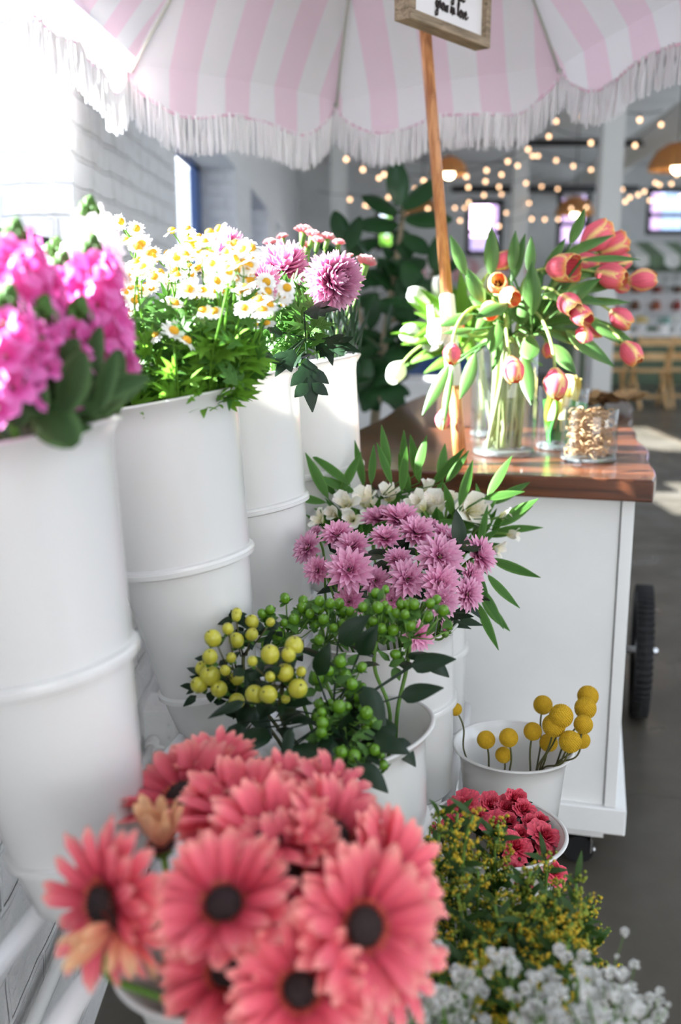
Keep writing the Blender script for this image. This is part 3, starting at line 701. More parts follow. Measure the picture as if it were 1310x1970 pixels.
bucket('alst', MID[3], me_m, AX, MH, MR, 'white bucket of white alstroemeria, mostly hidden behind the chrysanthemum bucket')
bucket('crasp', LOW[0], me_l, V((0, 0, 1)), LH, LR, 'small white bucket with yellow ball flowers in front of the cart panel')
bucket('rose', LOW[1], me_l, V((0, 0, 1)), LH, LR, 'small white bucket full of crimson spray roses')
bucket('sol', LOW[2], me_l, V((0, 0, 1)), LH, LR, 'small white bucket hidden under the yellow goldenrod')
bucket('gyp', LOW[3], me_l, V((0, 0, 1)), LH, LR, 'small white bucket below the white baby breath')
rack = thing('flower_rack', 'white tubular three tier flower rack holding all the buckets', 'rack', (0, 1.2, 0))
r0 = V((0, 1.2, 0))
def rail(p, q_, r=.011, nm='rail'):
    m = MB(); m.tube([p - r0, q_ - r0], r, 10); mk(nm, m, RACKM, rack)
def along(base, off, z, y0, y1):
    c = V((base.x, base.y, 0)) + RP * off
    return [c + RD * (y - base.y) / RD.y + V((0, 0, z)) for y in (y0, y1)]
for zz, base, offs in ((TALL[0].z - TH * cos(LEAN) - .012, TALL[0] - AX * TH, (-.045, .045)), (MID[0].z - MH * cos(LEAN) - .012, MID[0] - AX * MH, (-.05, .05)), (LOW[0].z - LH - .012, LOW[2], (-.055, .055))):
    ends = []
    for of in offs:
        a, c = along(base, of, zz, .45, 2.02 if base is not LOW[2] else 1.8); rail(a, c); ends.append((a, c))
    for t in (0, .33, .66, 1): rail(ends[0][0].lerp(ends[0][1], t), ends[1][0].lerp(ends[1][1], t), .008, 'cross_bar')
    for e in (ends[0], ends[1]):
        for p in (e[0].lerp(e[1], .04), e[0].lerp(e[1], .97)): rail(p, V((p.x, p.y, .005)), .010, 'leg')
a, c = along(TALL[0] - AX * TH, .02, TALL[0].z - TH, .62, 1.9)
rail(V((-.40, .60, 1.0)), V((.16, .50, .02)), .013, 'brace')
# ------------------------------------------------------------------ flower heads (local +Z is the facing direction)
def R3(axis, a): return M4.Rotation(a, 4, axis)
def petal_ring(q, n, r0, z0, L, W, prof, a0, bend, cup, nu=2, nv=5, mi=0, jl=.1, ja=.1, ph=0, wave=0, jt=.15):
    for i in range(n):
        a = 2 * pi * (i + ru(-.25, .25)) / n + ph
        m = R3('Z', a) @ M4.Translation((0, r0, z0)) @ R3('Y', ru(-jt, jt))
        q.blade(m, L * ru(1 - jl, 1 + jl * .5), W * ru(.9, 1.1), prof, a0 + ru(-ja, ja), bend * ru(.6, 1.4), cup, nu, nv, mi, twist=ru(-jt, jt), wave=wave, ph=ru(0, 6))
def gerbera_meshes(open_=0., n=1, mats=None):
    q = MB(); g = q
    petal_ring(g, 22, .010, -.002, .057, .0145, p_strap, .10 + open_, .22 - .5 * (open_ < 0), .25, 3, 6, ja=.12)
    petal_ring(g, 20, .011, .001, .053, .0135, p_strap, .34 + open_, -.05, .4, 3, 6, ja=.2, ph=.12, jt=.3)
    petal_ring(g, 14, .0155, .002, .030, .010, p_strap, .20 + open_ * .5, -.1, .35, 2, 5, ja=.16, ph=.05)
    pet = g.data('petals', [mats or G_PETAL])
    f = MB(); petal_ring(f, 38, .0145, .004, .0085, .0030, p_point, .45, .2, .3, 2, 3, ja=.25)
    petal_ring(f, 26, .0135, .005, .005, .0026, p_point, .8, .3, .3, 2, 3, ja=.25)
    flo = f.data('florets', [G_FLOR])
    d = MB(); d.ball((0, 0, .0050), .0160, 16, 8, sq=(1, 1, .5))
    for i in range(70):
        r = .0150 * math.sqrt(i / 70); a = i * 2.39996; d.octa((r * cos(a), r * sin(a), .0122 - 16 * r * r), .0012, sz=1.6)
    dis = d.data('disc', [G_DISC])
    c = MB(); c.ball((0, 0, -.006), .010, 12, 6, sq=(1, 1, .8)); petal_ring(c, 18, .004, -.008, .016, .004, p_lance, .15, .5, .2, 2, 3)
    cal = c.data('calyx', [STEM])
    return pet, flo, dis, cal
GERB = [gerbera_meshes(o) for o in (.0, .12, -.12, .2)]
GERB_F = gerbera_meshes(.95, mats=G_FADED); GERB_D = gerbera_meshes(-.9, mats=G_FADED)
q = MB(); petal_ring(q, 9, .006, 0, .066, .018, p_strap, 1.05, .35, .45, 3, 7, ja=.12, jt=.3); petal_ring(q, 7, .005, 0, .060, .016, p_strap, 1.25, .3, .45, 3, 7, ja=.1, ph=.3); GERB_F = (q.data('petals', [G_FADED]),) + GERB_F[1:]
q = MB()
for i in range(11): q.blade(R3('Z', ru(-1.0, 1.0) + (pi if i > 8 else 0)) @ M4.Translation((0, .008, 0)) @ R3('Y', ru(-.5, .5)), ru(.05, .072), ru(.012, .016), p_strap, ru(-.35, .1), ru(-.5, .2), .45, 3, 7)
GERB_D = (q.data('petals', [G_FADED]),) + GERB_D[1:]

def stem_curve(head, nrm, key, lean=.08, spread=.55, foot=None, n=12):
    P, A, h, r = BK[key]
    d = head - P; d = d - A * d.dot(A); rr = min(d.length, r * spread); d = d.normalized() * rr if d.length > 1e-6 else d
    ft = foot or (P - A * (h * .80) + d.normalized() * (r * .22 * rnd()) if d.length > 0 else P - A * h * .8)
    th = P - A * .015 + d
    seg = (th - ft).normalized(); L = (head - th).length
    c = bez(th, th + seg * L * .45, head - nrm * min(lean, L * .5), head, n)
    return [ft, ft.lerp(th, .5)] + c
def flower(name, label, cat, path, rad, stem_mat, group=None):
    base = path[0]; t = thing(name, label, cat, base, group)
    q = MB(); k = len(path); q.tube([p - base for p in path], rad if not isinstance(rad, tuple) else [rad[0] + (rad[1] - rad[0]) * i / (k - 1) for i in range(k)], 6)
    mk('stem', q, stem_mat, t); return t, base
def head_parts(t, base, pos, nrm, metas, scale=1., spin=None, sub=None):
    m = frame_z(nrm, ru(0, 6.28) if spin is None else spin, pos - base) @ M4.Scale(scale, 4); first = None
    out = []
    for nm, me in metas: out.append(put(nm, me, t, m))
    return out

# -------- coral gerberas: pixel, distance, facing (right, up, toward camera), size, kind, label
GL = [
 (577, 1903, 0.720, (.05, .42, .9), .88, 0, 'coral gerbera in front, facing the camera with its whole dark disc showing'),
 (440, 1868, 0.751, (-.25, .62, .75), .9, 1, 'coral gerbera left of the front one, dark disc half hidden by its petals'),
 (695, 1782, 0.745, (.45, .35, .85), 1.03, 0, 'coral gerbera above and right of the front one, turned to the right'),
 (546, 1690, 0.810, (.05, .85, .55), 1.0, 3, 'coral gerbera in the middle of the bunch, tipped up over its dark disc'),
 (432, 1745, 0.745, (-.1, .8, .6), .98, 1, 'coral gerbera left of the centre with petals fanned upward'),
 (205, 1738, 0.747, (-.65, .1, .75), 1.0, 2, 'lone coral gerbera leaning out to the left with spread petals'),
 (355, 1535, 0.959, (-.25, .9, .35), 1.1, 3, 'pale coral gerbera at the top left of the bunch, seen edge on'),
 (462, 1570, 0.907, (-.1, .85, .5), 1.05, 1, 'big coral gerbera behind the centre, fanned like a shell'),
 (520, 1615, 0.837, (.1, .9, .4), 1.0, 3, 'coral gerbera just behind the middle bloom, petals upright'),
 (640, 1530, 0.940, (.45, .8, .3), .82, 2, 'small coral gerbera poking up at the top right below the berries'),
 (640, 1610, 0.855, (.5, .75, .4), .95, 1, 'peachy coral gerbera on the upper right shoulder of the bunch'),
 (745, 1690, 0.837, (.75, .45, .5), 1.0, 0, 'coral gerbera bulging at the right edge of the bunch'),
 (560, 1530, 0.949, (.1, .9, .3), .85, 3, 'coral gerbera at the back of the bunch between the shell bloom and the small one'),
 (478, 1985, 0.800, (-.1, .5, .85), .9, 1, 'coral gerbera at the bottom, cut by the photo edge'),
 (745, 1835, 0.783, (.75, .1, .65), 1.0, 2, 'coral gerbera at the lower right, petals drooping over the goldenrod'),
 (415, 1475, 1.006, (-.05, .95, .25), .8, 3, 'coral gerbera at the very back, top left, with browned petal tips'),
 (312, 1632, 0.837, (-.1, .95, .3), .72, 4, 'half closed faded peach gerbera standing up between its neighbours'),
 (228, 1778, 0.738, (.55, .85, .1), .85, 5, 'wilted peach gerbera hanging down over the bucket rim'),
]
for u, v, zc, nr, sz, kd, lab in GL:
    p, n = atc(u, v, zc), NV(*nr); sz *= .93
    ms = GERB[kd] if kd < 4 else (GERB_F if kd == 4 else GERB_D)
    t, b0 = flower('gerbera', lab, 'flower', stem_curve(p - n * .006, n, 'gerb', .07, .8), .0034, STEM, 'coral gerberas in the nearest bucket')
    head_parts(t, b0, p, n, (('petals', ms[0]), ('florets', ms[1]), ('disc', ms[2]), ('calyx', ms[3])), sz)

# -------- mauve spray chrysanthemums
def mum_meshes(op):
    q = MB()
    for n, r0, z, L, W, a0, bd in ((15, .005, -.002, .036, .0125, .0 + op, .15), (14, .005, .000, .034, .012, .22 + op, .12), (13, .0045, .002, .030, .011, .45 + op, .15), (11, .004, .003, .024, .0095, .72 + op, .2), (9, .003, .004, .017, .008, 1.0 + op * .5, .2), (7, .002, .005, .012, .006, 1.25, .1)):
        petal_ring(q, n, r0, z, L, W, p_point, a0, bd, .45, 2, 5, ja=.12, ph=rnd() * 3, jt=.25)
    return q.data('petals', [MUM])
MUMS = [mum_meshes(o) for o in (0, .08, -.08, .15)]
q = MB(); q.ball((0, 0, -.004), .006, 8, 5); petal_ring(q, 8, .003, -.005, .010, .005, p_lance, .3, .3, .2, 2, 3); MUMCAL = q.data('calyx', [STEM])
MUL = [
 (672, 1097, 125, 1.50, (-.1, .35, .93), 'largest mauve chrysanthemum at the front left, just above the green berries'),
 (612, 1097, 80, 1.53, (-.5, .2, .85), 'small mauve chrysanthemum at the lower left edge of the clump'),
 (593, 1055, 92, 1.57, (-.6, .4, .7), 'mauve chrysanthemum at the far left edge, drooping outward'),
 (649, 1030, 95, 1.62, (-.25, .7, .65), 'mauve chrysanthemum high on the left shoulder of the clump'),
 (678, 1052, 98, 1.57, (-.2, .7, .7), 'mauve chrysanthemum right behind the largest front bloom'),
 (742, 1036, 92, 1.60, (-.05, .8, .6), 'mauve chrysanthemum in the middle of the clump, seen from its side'),
 (770, 1000, 112, 1.68, (.1, .85, .5), 'mauve chrysanthemum at the very top centre of the clump'),
 (728, 998, 95, 1.70, (-.3, .85, .4), 'mauve chrysanthemum at the top left beneath the white alstroemeria'),
 (802, 1026, 108, 1.61, (.15, .7, .7), 'broad mauve chrysanthemum right of the middle in the upper row'),
 (766, 1078, 80, 1.56, (.05, .7, .7), 'small mauve chrysanthemum deep in the centre of the clump'),
 (784, 1115, 108, 1.50, (.05, .35, .93), 'mauve chrysanthemum with a bright sun fleck, low centre of the clump'),
 (846, 1072, 132, 1.52, (.2, .4, .9), 'big mauve chrysanthemum on the right, facing the camera'),
 (846, 1122, 110, 1.50, (.25, .3, .9), 'mauve chrysanthemum directly below the big right one'),
 (922, 1068, 110, 1.60, (.7, .35, .65), 'mauve chrysanthemum at the right edge, turned out to the cart panel'),
 (722, 1118, 85, 1.53, (.0, .3, .95), 'mauve chrysanthemum low between the large front bloom and the sunlit one'),
 (672, 1158, 90, 1.51, (-.1, .1, .95), 'mauve chrysanthemum half buried behind the green berries on the left'),
 (752, 1155, 85, 1.50, (.0, .1, .97), 'mauve chrysanthemum half buried behind the green berries in the middle'),
 (848, 1155, 100, 1.49, (.2, .05, .97), 'mauve chrysanthemum low on the right behind the last green berries'),
 (900, 1143, 95, 1.54, (.55, .1, .8), 'mauve chrysanthemum at the lower right with petals spread sideways'),
 (876, 1042, 75, 1.64, (.4, .65, .65), 'mauve chrysanthemum between the big right bloom and the right edge one'),
 (853, 1030, 75, 1.68, (.3, .8, .5), 'mauve chrysanthemum peeking out behind the big right bloom'),
 (805, 1222, 88, 1.47, (.2, -.1, .97), 'mauve chrysanthemum hanging low in front of the bucket rim'),
 (905, 1110, 85, 1.58, (.65, .2, .7), 'mauve chrysanthemum on the right below the edge bloom'),
 (606, 1028, 55, 1.66, (-.6, .7, .4), 'half open mauve chrysanthemum on the upper left edge against the white bucket'),
 (826, 1012, 62, 1.70, (.25, .9, .4), 'mauve chrysanthemum at the back, right of the top bloom'),
]
for u, v, r, zc, nr, lab in MUL:
    p, n = atc(u, v, zc), NV(*nr); sc = (r * .3817 / F * zc) / .0385
    t, b0 = flower('chrysanthemum', lab, 'flower', stem_curve(p - n * .004, n, 'mum', .05, .7), .0022, STEM, 'mauve chrysanthemums')
    head_parts(t, b0, p, n, (('petals', random.choice(MUMS)), ('calyx', MUMCAL)), sc)
q = MB()
for n_, L, a0 in ((9, .018, 1.05), (8, .017, 1.25), (6, .015, 1.4)): petal_ring(q, n_, .003, 0, L, .008, p_point, a0, .35, .4, 2, 4, ja=.05)
MBUD = q.data('petals', [MUM])
p, n = atc(857, 1215, 1.50), NV(.1, .95, .3)
t, b0 = flower('chrysanthemum', 'closed mauve chrysanthemum bud just inside the bucket rim', 'flower', stem_curve(p, n, 'mum', .04, .7), .002, STEM, 'mauve chrysanthemums')
head_parts(t, b0, p, n, (('petals', MBUD), ('calyx', MUMCAL)), 1.0)
# leafy shoot of the chrysanthemums
t, b0 = flower('leafy_shoot', 'dark green leafy chrysanthemum shoots inside the mauve bunch', 'plant', stem_curve(atc(760, 1120, 1.62), NV(0, 1, 0), 'mum'), .003, STEM)
q = MB()
for i in range(40):
    c = atc(ru(640, 890), ru(1040, 1190), ru(1.56, 1.68)); q.blade(frame_y(V((ru(-1, 1), ru(-1, 1), ru(-.2, .8))), V((0, -.4, 1)), c - b0), ru(.04, .065), ru(.022, .03), p_ovate, 0, -.5, -.2, 2, 5)
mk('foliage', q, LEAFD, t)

# -------- big pink pompon chrysanthemums (third tall bucket)
q = MB(); k = 0
for j in range(11):
    ph = -.55 + j * (2.05 / 10); n_ = max(5, int(26 * cos(max(ph, 0)) + 4))
    petal_ring(q, n_, .006 + .004 * cos(ph), .010 * sin(ph), .052 if ph < .9 else .04, .0155, p_point, ph, .75 if ph > -.2 else .3, .6, 2, 5, ja=.07, ph=j * .7, jt=.2)
POMM = q.data('petals', [POM])
def lobed(q, m, L, W, mi=0):
    q.blade(m, L, W * .42, p_ovate, 0, -.5, -.15, 2, 6, mi)
    for s in (-1, 1):
        for f, ll in ((.22, .42), (.48, .36)):
            q.blade(m @ M4.Translation((s * W * .04, L * f, -L * .06 * f)) @ R3('Z', -s * .85), L * ll, W * .26, p_lance, 0, -.4, -.1, 2, 4, mi)
PL = [(642, 540, 1.60, (.55, -.05, .8), .82, 'big round pink pompon bloom facing right, half in sun', 'pompon'),
      (545, 515, 1.70, (-.1, .75, .5), .8, 'big pink pompon bloom seen from the side, behind the daisies', 'pompon'),
      (430, 490, 1.80, (-.3, .7, .5), .85, 'big sunlit pompon bloom furthest left, washed out white', 'pompon'),
      (500, 548, 1.56, (-.3, -.1, .9), .6, 'low pink pompon bloom nearly buried in the daisies', 'pompon')]
for u, v, zc, nr, sz, lab, key in PL:
    p, n = atc(u, v, zc), NV(*nr)
    t, b0 = flower('pompon_chrysanthemum', lab, 'flower', stem_curve(p - n * .01, n, key, .09, .7), .0042, STEM, 'pink pompon blooms')
    head_parts(t, b0, p, n, (('petals', POMM), ('calyx', MUMCAL)), sz)
PLF = [((612, 655), 1.62, (.8, -.15, .4), .075), ((590, 690), 1.52, (.15, -1, .35), .085), ((566, 672), 1.50, (-.4, -.6, .6), .06), ((585, 600), 1.58, (.8, .1, .5), .06), ((545, 640), 1.6, (-.5, .2, .8), .06), ((620, 640), 1.66, (.3, -.8, .3), .06), ((530, 690), 1.56, (-.6, .3, .7), .055), ((560, 700), 1.50, (.5, .3, .8), .05)]
t, b0 = flower('leafy_shoot', 'dark lobed pompon chrysanthemum leaves hanging over the third tall bucket rim', 'plant', stem_curve(atc(588, 640, 1.6), NV(0, 1, .2), 'pompon'), .0036, STEM)
for (u, v), zc, d, L in PLF:
    q = MB(); a = atc(u, v, zc); lobed(q, frame_y(NV(*d), NV(.1, .5, .8), a - b0), L, L * .95)
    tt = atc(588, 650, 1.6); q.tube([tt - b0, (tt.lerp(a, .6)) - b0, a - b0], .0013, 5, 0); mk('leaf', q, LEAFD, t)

# -------- small carnations (fourth tall bucket)
q = MB()
for i in range(26): q.blade(R3('Z', i * 2.4) @ M4.Translation((0, .001 + .00012 * i, 0)) @ R3('Y', ru(-.4, .4)), .017, .012, lambda v: .5 + .5 * v, 1.35 - .03 * i, -.25, .3, 4, 4, 0, wave=.35, ph=rnd() * 6)
CARNM = q.data('petals', [CARN])
q = MB(); q.lathe([(.002, -.024), (.0055, -.020), (.0062, -.008), (.007, .003), (.005, .003)], 10); CARNC = q.data('calyx', [STEM])
CL = [((544, 460), .65, 'lone small pink carnation bud, leftmost above the pompon blooms'), ((583, 450), 1.05, 'fullest small pink carnation of the cluster above the pompon blooms'), ((600, 458), .95, 'small pink carnation in the middle of the cluster above the pompon blooms'), ((611, 468), .8, 'small pink carnation low in the cluster behind the round pompon'),
      ((630, 462), .85, 'small pink carnation right of the cluster, half closed'), ((651, 472), .75, 'small pink carnation bud, rightmost above the round pompon'), ((702, 512), 1.25, 'small coral pink carnation standing alone to the right of the round pompon'), ((673, 495), .45, 'tiny closed carnation bud beside the round pompon'), ((590, 478), .8, 'small pink carnation just peeping over the round pompon'), ((520, 472), .8, 'pale pink carnation behind the sunlit pompon')]
for (u, v), sz, lab in CL:
    p, n = atc(u, v, ru(1.93, 2.02)), NV(ru(-.2, .3), 1, ru(0, .3))
    t, b0 = flower('carnation', lab, 'flower', stem_curve(p - n * .02, n, 'carn', .07, .7), .0021, STEM, 'small pink carnations')
    head_parts(t, b0, p, n, (('petals', CARNM), ('calyx', CARNC)), sz)
t, b0 = flower('leafy_shoot', 'blue green carnation stems and buds filling the bucket by the cart corner', 'plant', stem_curve(atc(650, 600, 1.96), NV(0, 1, 0), 'carn'), .0025, STEM)
q = MB()
for i in range(46):
    c = atc(ru(600, 690), ru(570, 690), ru(1.9, 2.05)); q.blade(frame_y(V((ru(-.5, .5), ru(-.5, .5), 1)), V((0, -1, 0)), c - b0), ru(.05, .09), .006, p_lance, 0, ru(-.9, .9), .2, 2, 5)
for i in range(16):
    c = atc(ru(605, 690), ru(560, 680), ru(1.92, 2.0)); st = stem_curve(c, NV(ru(-.2, .2), 1, 0), 'carn', .05, .7, n=6); q.tube([x - b0 for x in st], .0019, 5); q.ball(c - b0 + V((0, 0, .006)), .0045, 6, 5, sq=(1, 1, 1.8))
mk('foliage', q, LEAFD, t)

# -------- hypericum berries
def berry(mat, sq=1.25):
    q = MB(); q.ball((0, 0, .55), .5, 14, 9, sq=(1, 1, sq)); q.ball((0, 0, .55 + .5 * sq), .06, 6, 4, mi=1)
    return q.data('berry', [mat, BTIP])
BY, BG = berry(BERRY_Y, 1.12), berry(BERRY_G, 1.18)
q = MB(); petal_ring(q, 5, .10, .02, .62, .42, p_oval, .1, .5, .35, 2, 4, ja=.3); q.ball((0, 0, -.02), .13, 6, 4); SEPM = q.data('sepals', [SEPAL])
HZ = .4275
def hz(l): return [(340 + x * HZ, 1120 + y * HZ, r * HZ) for x, y, r in l]
HY = [  # (label, yellow?, spray node (zoom px), zc, berries)
 ('yellow berry spray at the far left, drooping toward the tall bucket', 1, (270, 400), 1.22, [(163, 252, 40), (230, 210, 27), (150, 335, 36), (118, 390, 36), (150, 420, 48), (100, 462, 38), (190, 480, 40), (270, 432, 34), (218, 397, 25), (270, 535, 38), (245, 340, 24)]),
 ('yellow berry spray standing tall at the top left', 1, (300, 330), 1.27, [(270, 140, 25), (268, 155, 22), (338, 180, 33), (338, 236, 30), (268, 262, 36), (422, 180, 21)]),
 ('yellow berry spray with the largest berries, in front', 1, (480, 450), 1.17, [(420, 325, 44), (528, 287, 44), (503, 326, 34), (487, 407, 42), (560, 402, 24), (350, 505, 44), (412, 505, 42), (545, 478, 46), (420, 425, 24), (340, 355, 24), (490, 525, 22)]),
 ('green berry spray at the top left edge, against the tall bucket', 0, (500, 240), 1.32, [(487, 72, 21), (385, 142, 20), (420, 125, 20), (408, 160, 22), (570, 85, 22), (565, 112, 23), (527, 168, 24), (600, 142, 20), (483, 182, 16), (455, 235, 26), (400, 285, 20), (450, 215, 20)]),
 ('green berry spray in the top row below the largest chrysanthemum', 0, (670, 270), 1.31, [(642, 85, 22), (690, 95, 20), (730, 97, 23), (752, 132, 22), (660, 167, 22), (748, 188, 22), (705, 205, 18), (640, 260, 22), (820, 215, 18), (780, 130, 18)]),
 ('green berry spray in the middle of the top row', 0, (900, 260), 1.28, [(895, 48, 20), (837, 112, 20), (905, 113, 24), (935, 100, 16), (952, 125, 20), (987, 140, 21), (882, 175, 20), (920, 208, 22), (972, 215, 25), (1010, 102, 20)]),
 ('green berry spray at the right end of the top row', 0, (1050, 250), 1.27, [(1040, 102, 22), (1068, 100, 23), (1027, 145, 20), (1140, 95, 20), (1130, 153, 23), (1200, 127, 23), (1050, 195, 24), (985, 325, 22)]),
 ('green berry spray hanging down the middle of the bunch', 0, (770, 480), 1.22, [(735, 357, 26), (683, 397, 22), (760, 420, 26), (833, 382, 21), (788, 458, 26), (635, 432, 26), (860, 512, 20), (820, 515, 26), (640, 548, 22), (695, 545, 20)]),
 ('green berry spray low at the front, above the gerberas', 0, (750, 620), 1.17, [(730, 560, 28), (652, 585, 20), (655, 632, 26), (650, 675, 24), (853, 588, 28), (880, 625, 22), (850, 660, 18)]),
 ('three green berries lowest of all, over the bucket rim', 0, (800, 690), 1.15, [(740, 765, 26), (797, 782, 30), (892, 755, 25)]),
]
for lab, yl, nd, zc, bl in HY:
    node = atc(340 + nd[0] * HZ, 1120 + nd[1] * HZ, zc + .03)
    path = stem_curve(node, NV(ru(-.3, .3), 1, .1), 'hyp', .06, .6)
    t, b0 = flower('hypericum', lab, 'berry spray', path, .0026, STEM if not yl else STEMD, 'hypericum berry sprays')
    br = MB()
    for u, v, r in hz(bl):
        z2 = zc + ru(-.015, .02); p = atc(u, v, z2); d = (p - node); n = (d.normalized() * .7 + V((0, 0, .8)) + NV(ru(-.4, .4), 0, .3) * .6).normalized()
        dia = 2 * r / F * z2 * (1.1 if not yl else .98); bs = p - n * dia * .55
        put('berry', BY if yl else BG, t, frame_z(n, rnd() * 6, bs - b0) @ M4.Scale(dia, 4))
        put('sepals', SEPM, t, frame_z(n, rnd() * 6, bs - b0) @ M4.Scale(dia * (1.15 if not yl else .85), 4))
        mid = node.lerp(bs, .55) + V((0, 0, .012 * rnd() - .012)) ; br.tube([node - b0, mid - b0, bs - b0], [.0014, .0012, .001], 5)
    for i in range(0 if yl else 5):
        u, v, r = random.choice(hz(bl)); z2 = zc + ru(.01, .05); p = atc(u + ru(-22, 22), v + ru(-8, 30), z2); n = NV(ru(-.6, .6), 1, ru(0, .5)); dia = 2 * ru(7, 10) / F * z2; bs = p - n * dia * .55
        put('berry', BG, t, frame_z(n, 0, bs - b0) @ M4.Scale(dia, 4)); put('sepals', SEPM, t, frame_z(n, 1, bs - b0) @ M4.Scale(dia * 1.1, 4))
        br.tube([node - b0, node.lerp(bs, .55) - b0 + V((0, 0, -.008)), bs - b0], [.0012, .001, .001], 4)
    fl = MB()
    for i in range(26):
        u, v, r = random.choice(hz(bl)); a = atc(u + ru(-16, 16), v + ru(2, 26), zc + ru(.005, .04)); fl.blade(frame_y(NV(ru(-1, 1), ru(-.8, .8), ru(-.2, .8)), NV(ru(-.4, .4), .5, .8), a - b0), ru(.014, .024), ru(.009, .014), p_ovate, .1, -.5, -.2, 2, 4)
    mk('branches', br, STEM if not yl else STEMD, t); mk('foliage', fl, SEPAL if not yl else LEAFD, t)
    for i in range(6 if nd[1] > 300 else 2):
        c = path[-1 - (i % 5) - 1].lerp(path[-2 - (i % 5) - 1], .5); d = NV(ru(-1, 1), ru(-.7, .3), ru(.1, .9))
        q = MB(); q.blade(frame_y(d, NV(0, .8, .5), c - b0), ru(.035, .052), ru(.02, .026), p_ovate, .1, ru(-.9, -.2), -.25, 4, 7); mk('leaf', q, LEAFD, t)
HLF = [(560, 1440, 1.16, (1, -.25, .5), .085, .04), (650, 1235, 1.24, (.7, .7, .3), .07, .042), (610, 1300, 1.2, (.3, .9, .3), .06, .03), (790, 1280, 1.24, (1, .25, .3), .075, .036), (690, 1470, 1.13, (.9, -.7, .5), .06, .032), (770, 1340, 1.2, (1, .3, .2), .07, .032), (700, 1320, 1.2, (.5, -.9, .4), .075, .035), (720, 1420, 1.16, (1, -.3, .4), .06, .032), (460, 1390, 1.2, (-.2, -1, .3), .07, .036), (760, 1420, 1.22, (.5, -.6, .3), .055, .03), (470, 1350, 1.16, (-1, -.35, .3), .06, .018), (560, 1400, 1.14, (-.2, -1, .5), .07, .018), (820, 1265, 1.28, (.8, -.6, .3), .05, .03), (690, 1260, 1.26, (.5, .9, .2), .06, .035), (640, 1420, 1.18, (-.4, -.6, .7), .07, .04), (520, 1460, 1.16, (-.6, -.4, .7), .08, .04), (600, 1450, 1.15, (.2, -.8, .6), .08, .04), (510, 1400, 1.2, (-.4, -.3, .8), .07, .04), (740, 1380, 1.2, (-.1, -.5, .8), .07, .04)]
t, b0 = flower('hypericum', 'dark leafy berry shoot in the heart of the bunch, its berries gone', 'berry spray', stem_curve(atc(640, 1380, 1.22), NV(0, 1, .1), 'hyp'), .003, STEMD, 'hypericum berry sprays')
c0 = atc(640, 1380, 1.22)
for u, v, zc, d, L, W_ in HLF:
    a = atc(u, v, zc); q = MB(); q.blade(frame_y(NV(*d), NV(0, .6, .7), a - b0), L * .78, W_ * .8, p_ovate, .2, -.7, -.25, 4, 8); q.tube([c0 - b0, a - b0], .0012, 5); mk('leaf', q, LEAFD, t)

# -------- white alstroemeria
def alst_mesh(op):
    q = MB(); petal_ring(q, 3, .003, 0, .046, .036, p_round, op, -.9, .25, 4, 6, 0, ja=.06); petal_ring(q, 3, .003, .001, .046, .020, p_round, op + .15, -.7, .3, 4, 6, 1, ja=.06, ph=1.05)
    for i in range(5):
        a = i * 1.25; q.tube([(0, 0, .005), (.004 * cos(a), .004 * sin(a), .02), (.007 * cos(a), .007 * sin(a), .033)], .0006, 4, 0)
    return q.data('petals', [ALST, ALSTF])
ALO = [alst_mesh(o) for o in (1.25, 1.4, 1.1)]
AZ = .3817
ALL = [((960, 325), 95, (.35, .1, .9), 0, 'open white alstroemeria with brown flecks, facing the camera at the right'), ((770, 300), 85, (-.1, .6, .6), 1, 'white alstroemeria trumpet in the middle above the chrysanthemums'), ((700, 290), 75, (-.4, .6, .6), 1, 'white alstroemeria left of the middle trumpet, in sun'), ((430, 265), 70, (-.3, .7, .6), 0, 'white alstroemeria cluster bloom high on the left'), ((330, 285), 62, (-.4, .5, .7), 2, 'white alstroemeria at the left, near the tall bucket'), ((265, 340), 50, (-.5, .3, .8), 1, 'greenish white alstroemeria bud leftmost in the bunch'), ((360, 365), 50, (-.2, .2, .9), 2, 'white alstroemeria low on the left, behind the top chrysanthemum'), ((455, 325), 55, (.0, .5, .8), 2, 'white alstroemeria tucked right above the upper chrysanthemums'), ((550, 240), 62, (.1, .8, .5), 0, 'brightly sunlit white alstroemeria at the top centre'), ((1135, 345), 50, (.8, .2, .5), 1, 'white alstroemeria at the far right edge among leaves'), ((850, 265), 48, (.2, .8, .4), 1, 'small white alstroemeria bud behind the open flecked one'), ((1095, 515), 45, (.8, -.2, .6), 2, 'white alstroemeria low on the right beside the chrysanthemums'), ((195, 365), 48, (-.6, .4, .6), 2, 'white alstroemeria against the tall bucket at far left'), ((1165, 440), 45, (.8, -.1, .5), 1, 'pale alstroemeria hanging at the right rim of the bunch'), ((740, 200), 45, (.1, .9, .2), 1, 'pale green alstroemeria bud highest in the middle')]
for (x, y), r, nr, kd, lab in ALL:
    u, v = 540 + x * AZ, 860 + y * AZ; zc = ru(1.84, 1.92); n = NV(*nr); sc = r * AZ / F * zc / .030
    p = atc(u, v, zc) - n * .018 * sc
    path = stem_curve(p, n, 'alst', .07, .7); t, b0 = flower('alstroemeria', lab, 'flower', path, .0024, STEM, 'white alstroemeria')
    head_parts(t, b0, p, n, (('petals', ALO[kd]),), sc)
    for i in range(4):
        c = path[-3 - i]; q = MB(); q.blade(frame_y(NV(ru(-1, 1) + nr[0], ru(0, 1.), ru(-.3, .5)), NV(0, .5, .8), c - b0), ru(.06, .09), ru(.013, .018), p_lance, .2, ru(-.8, .4), -.15, 2, 7); mk('leaf', q, LEAF, t)
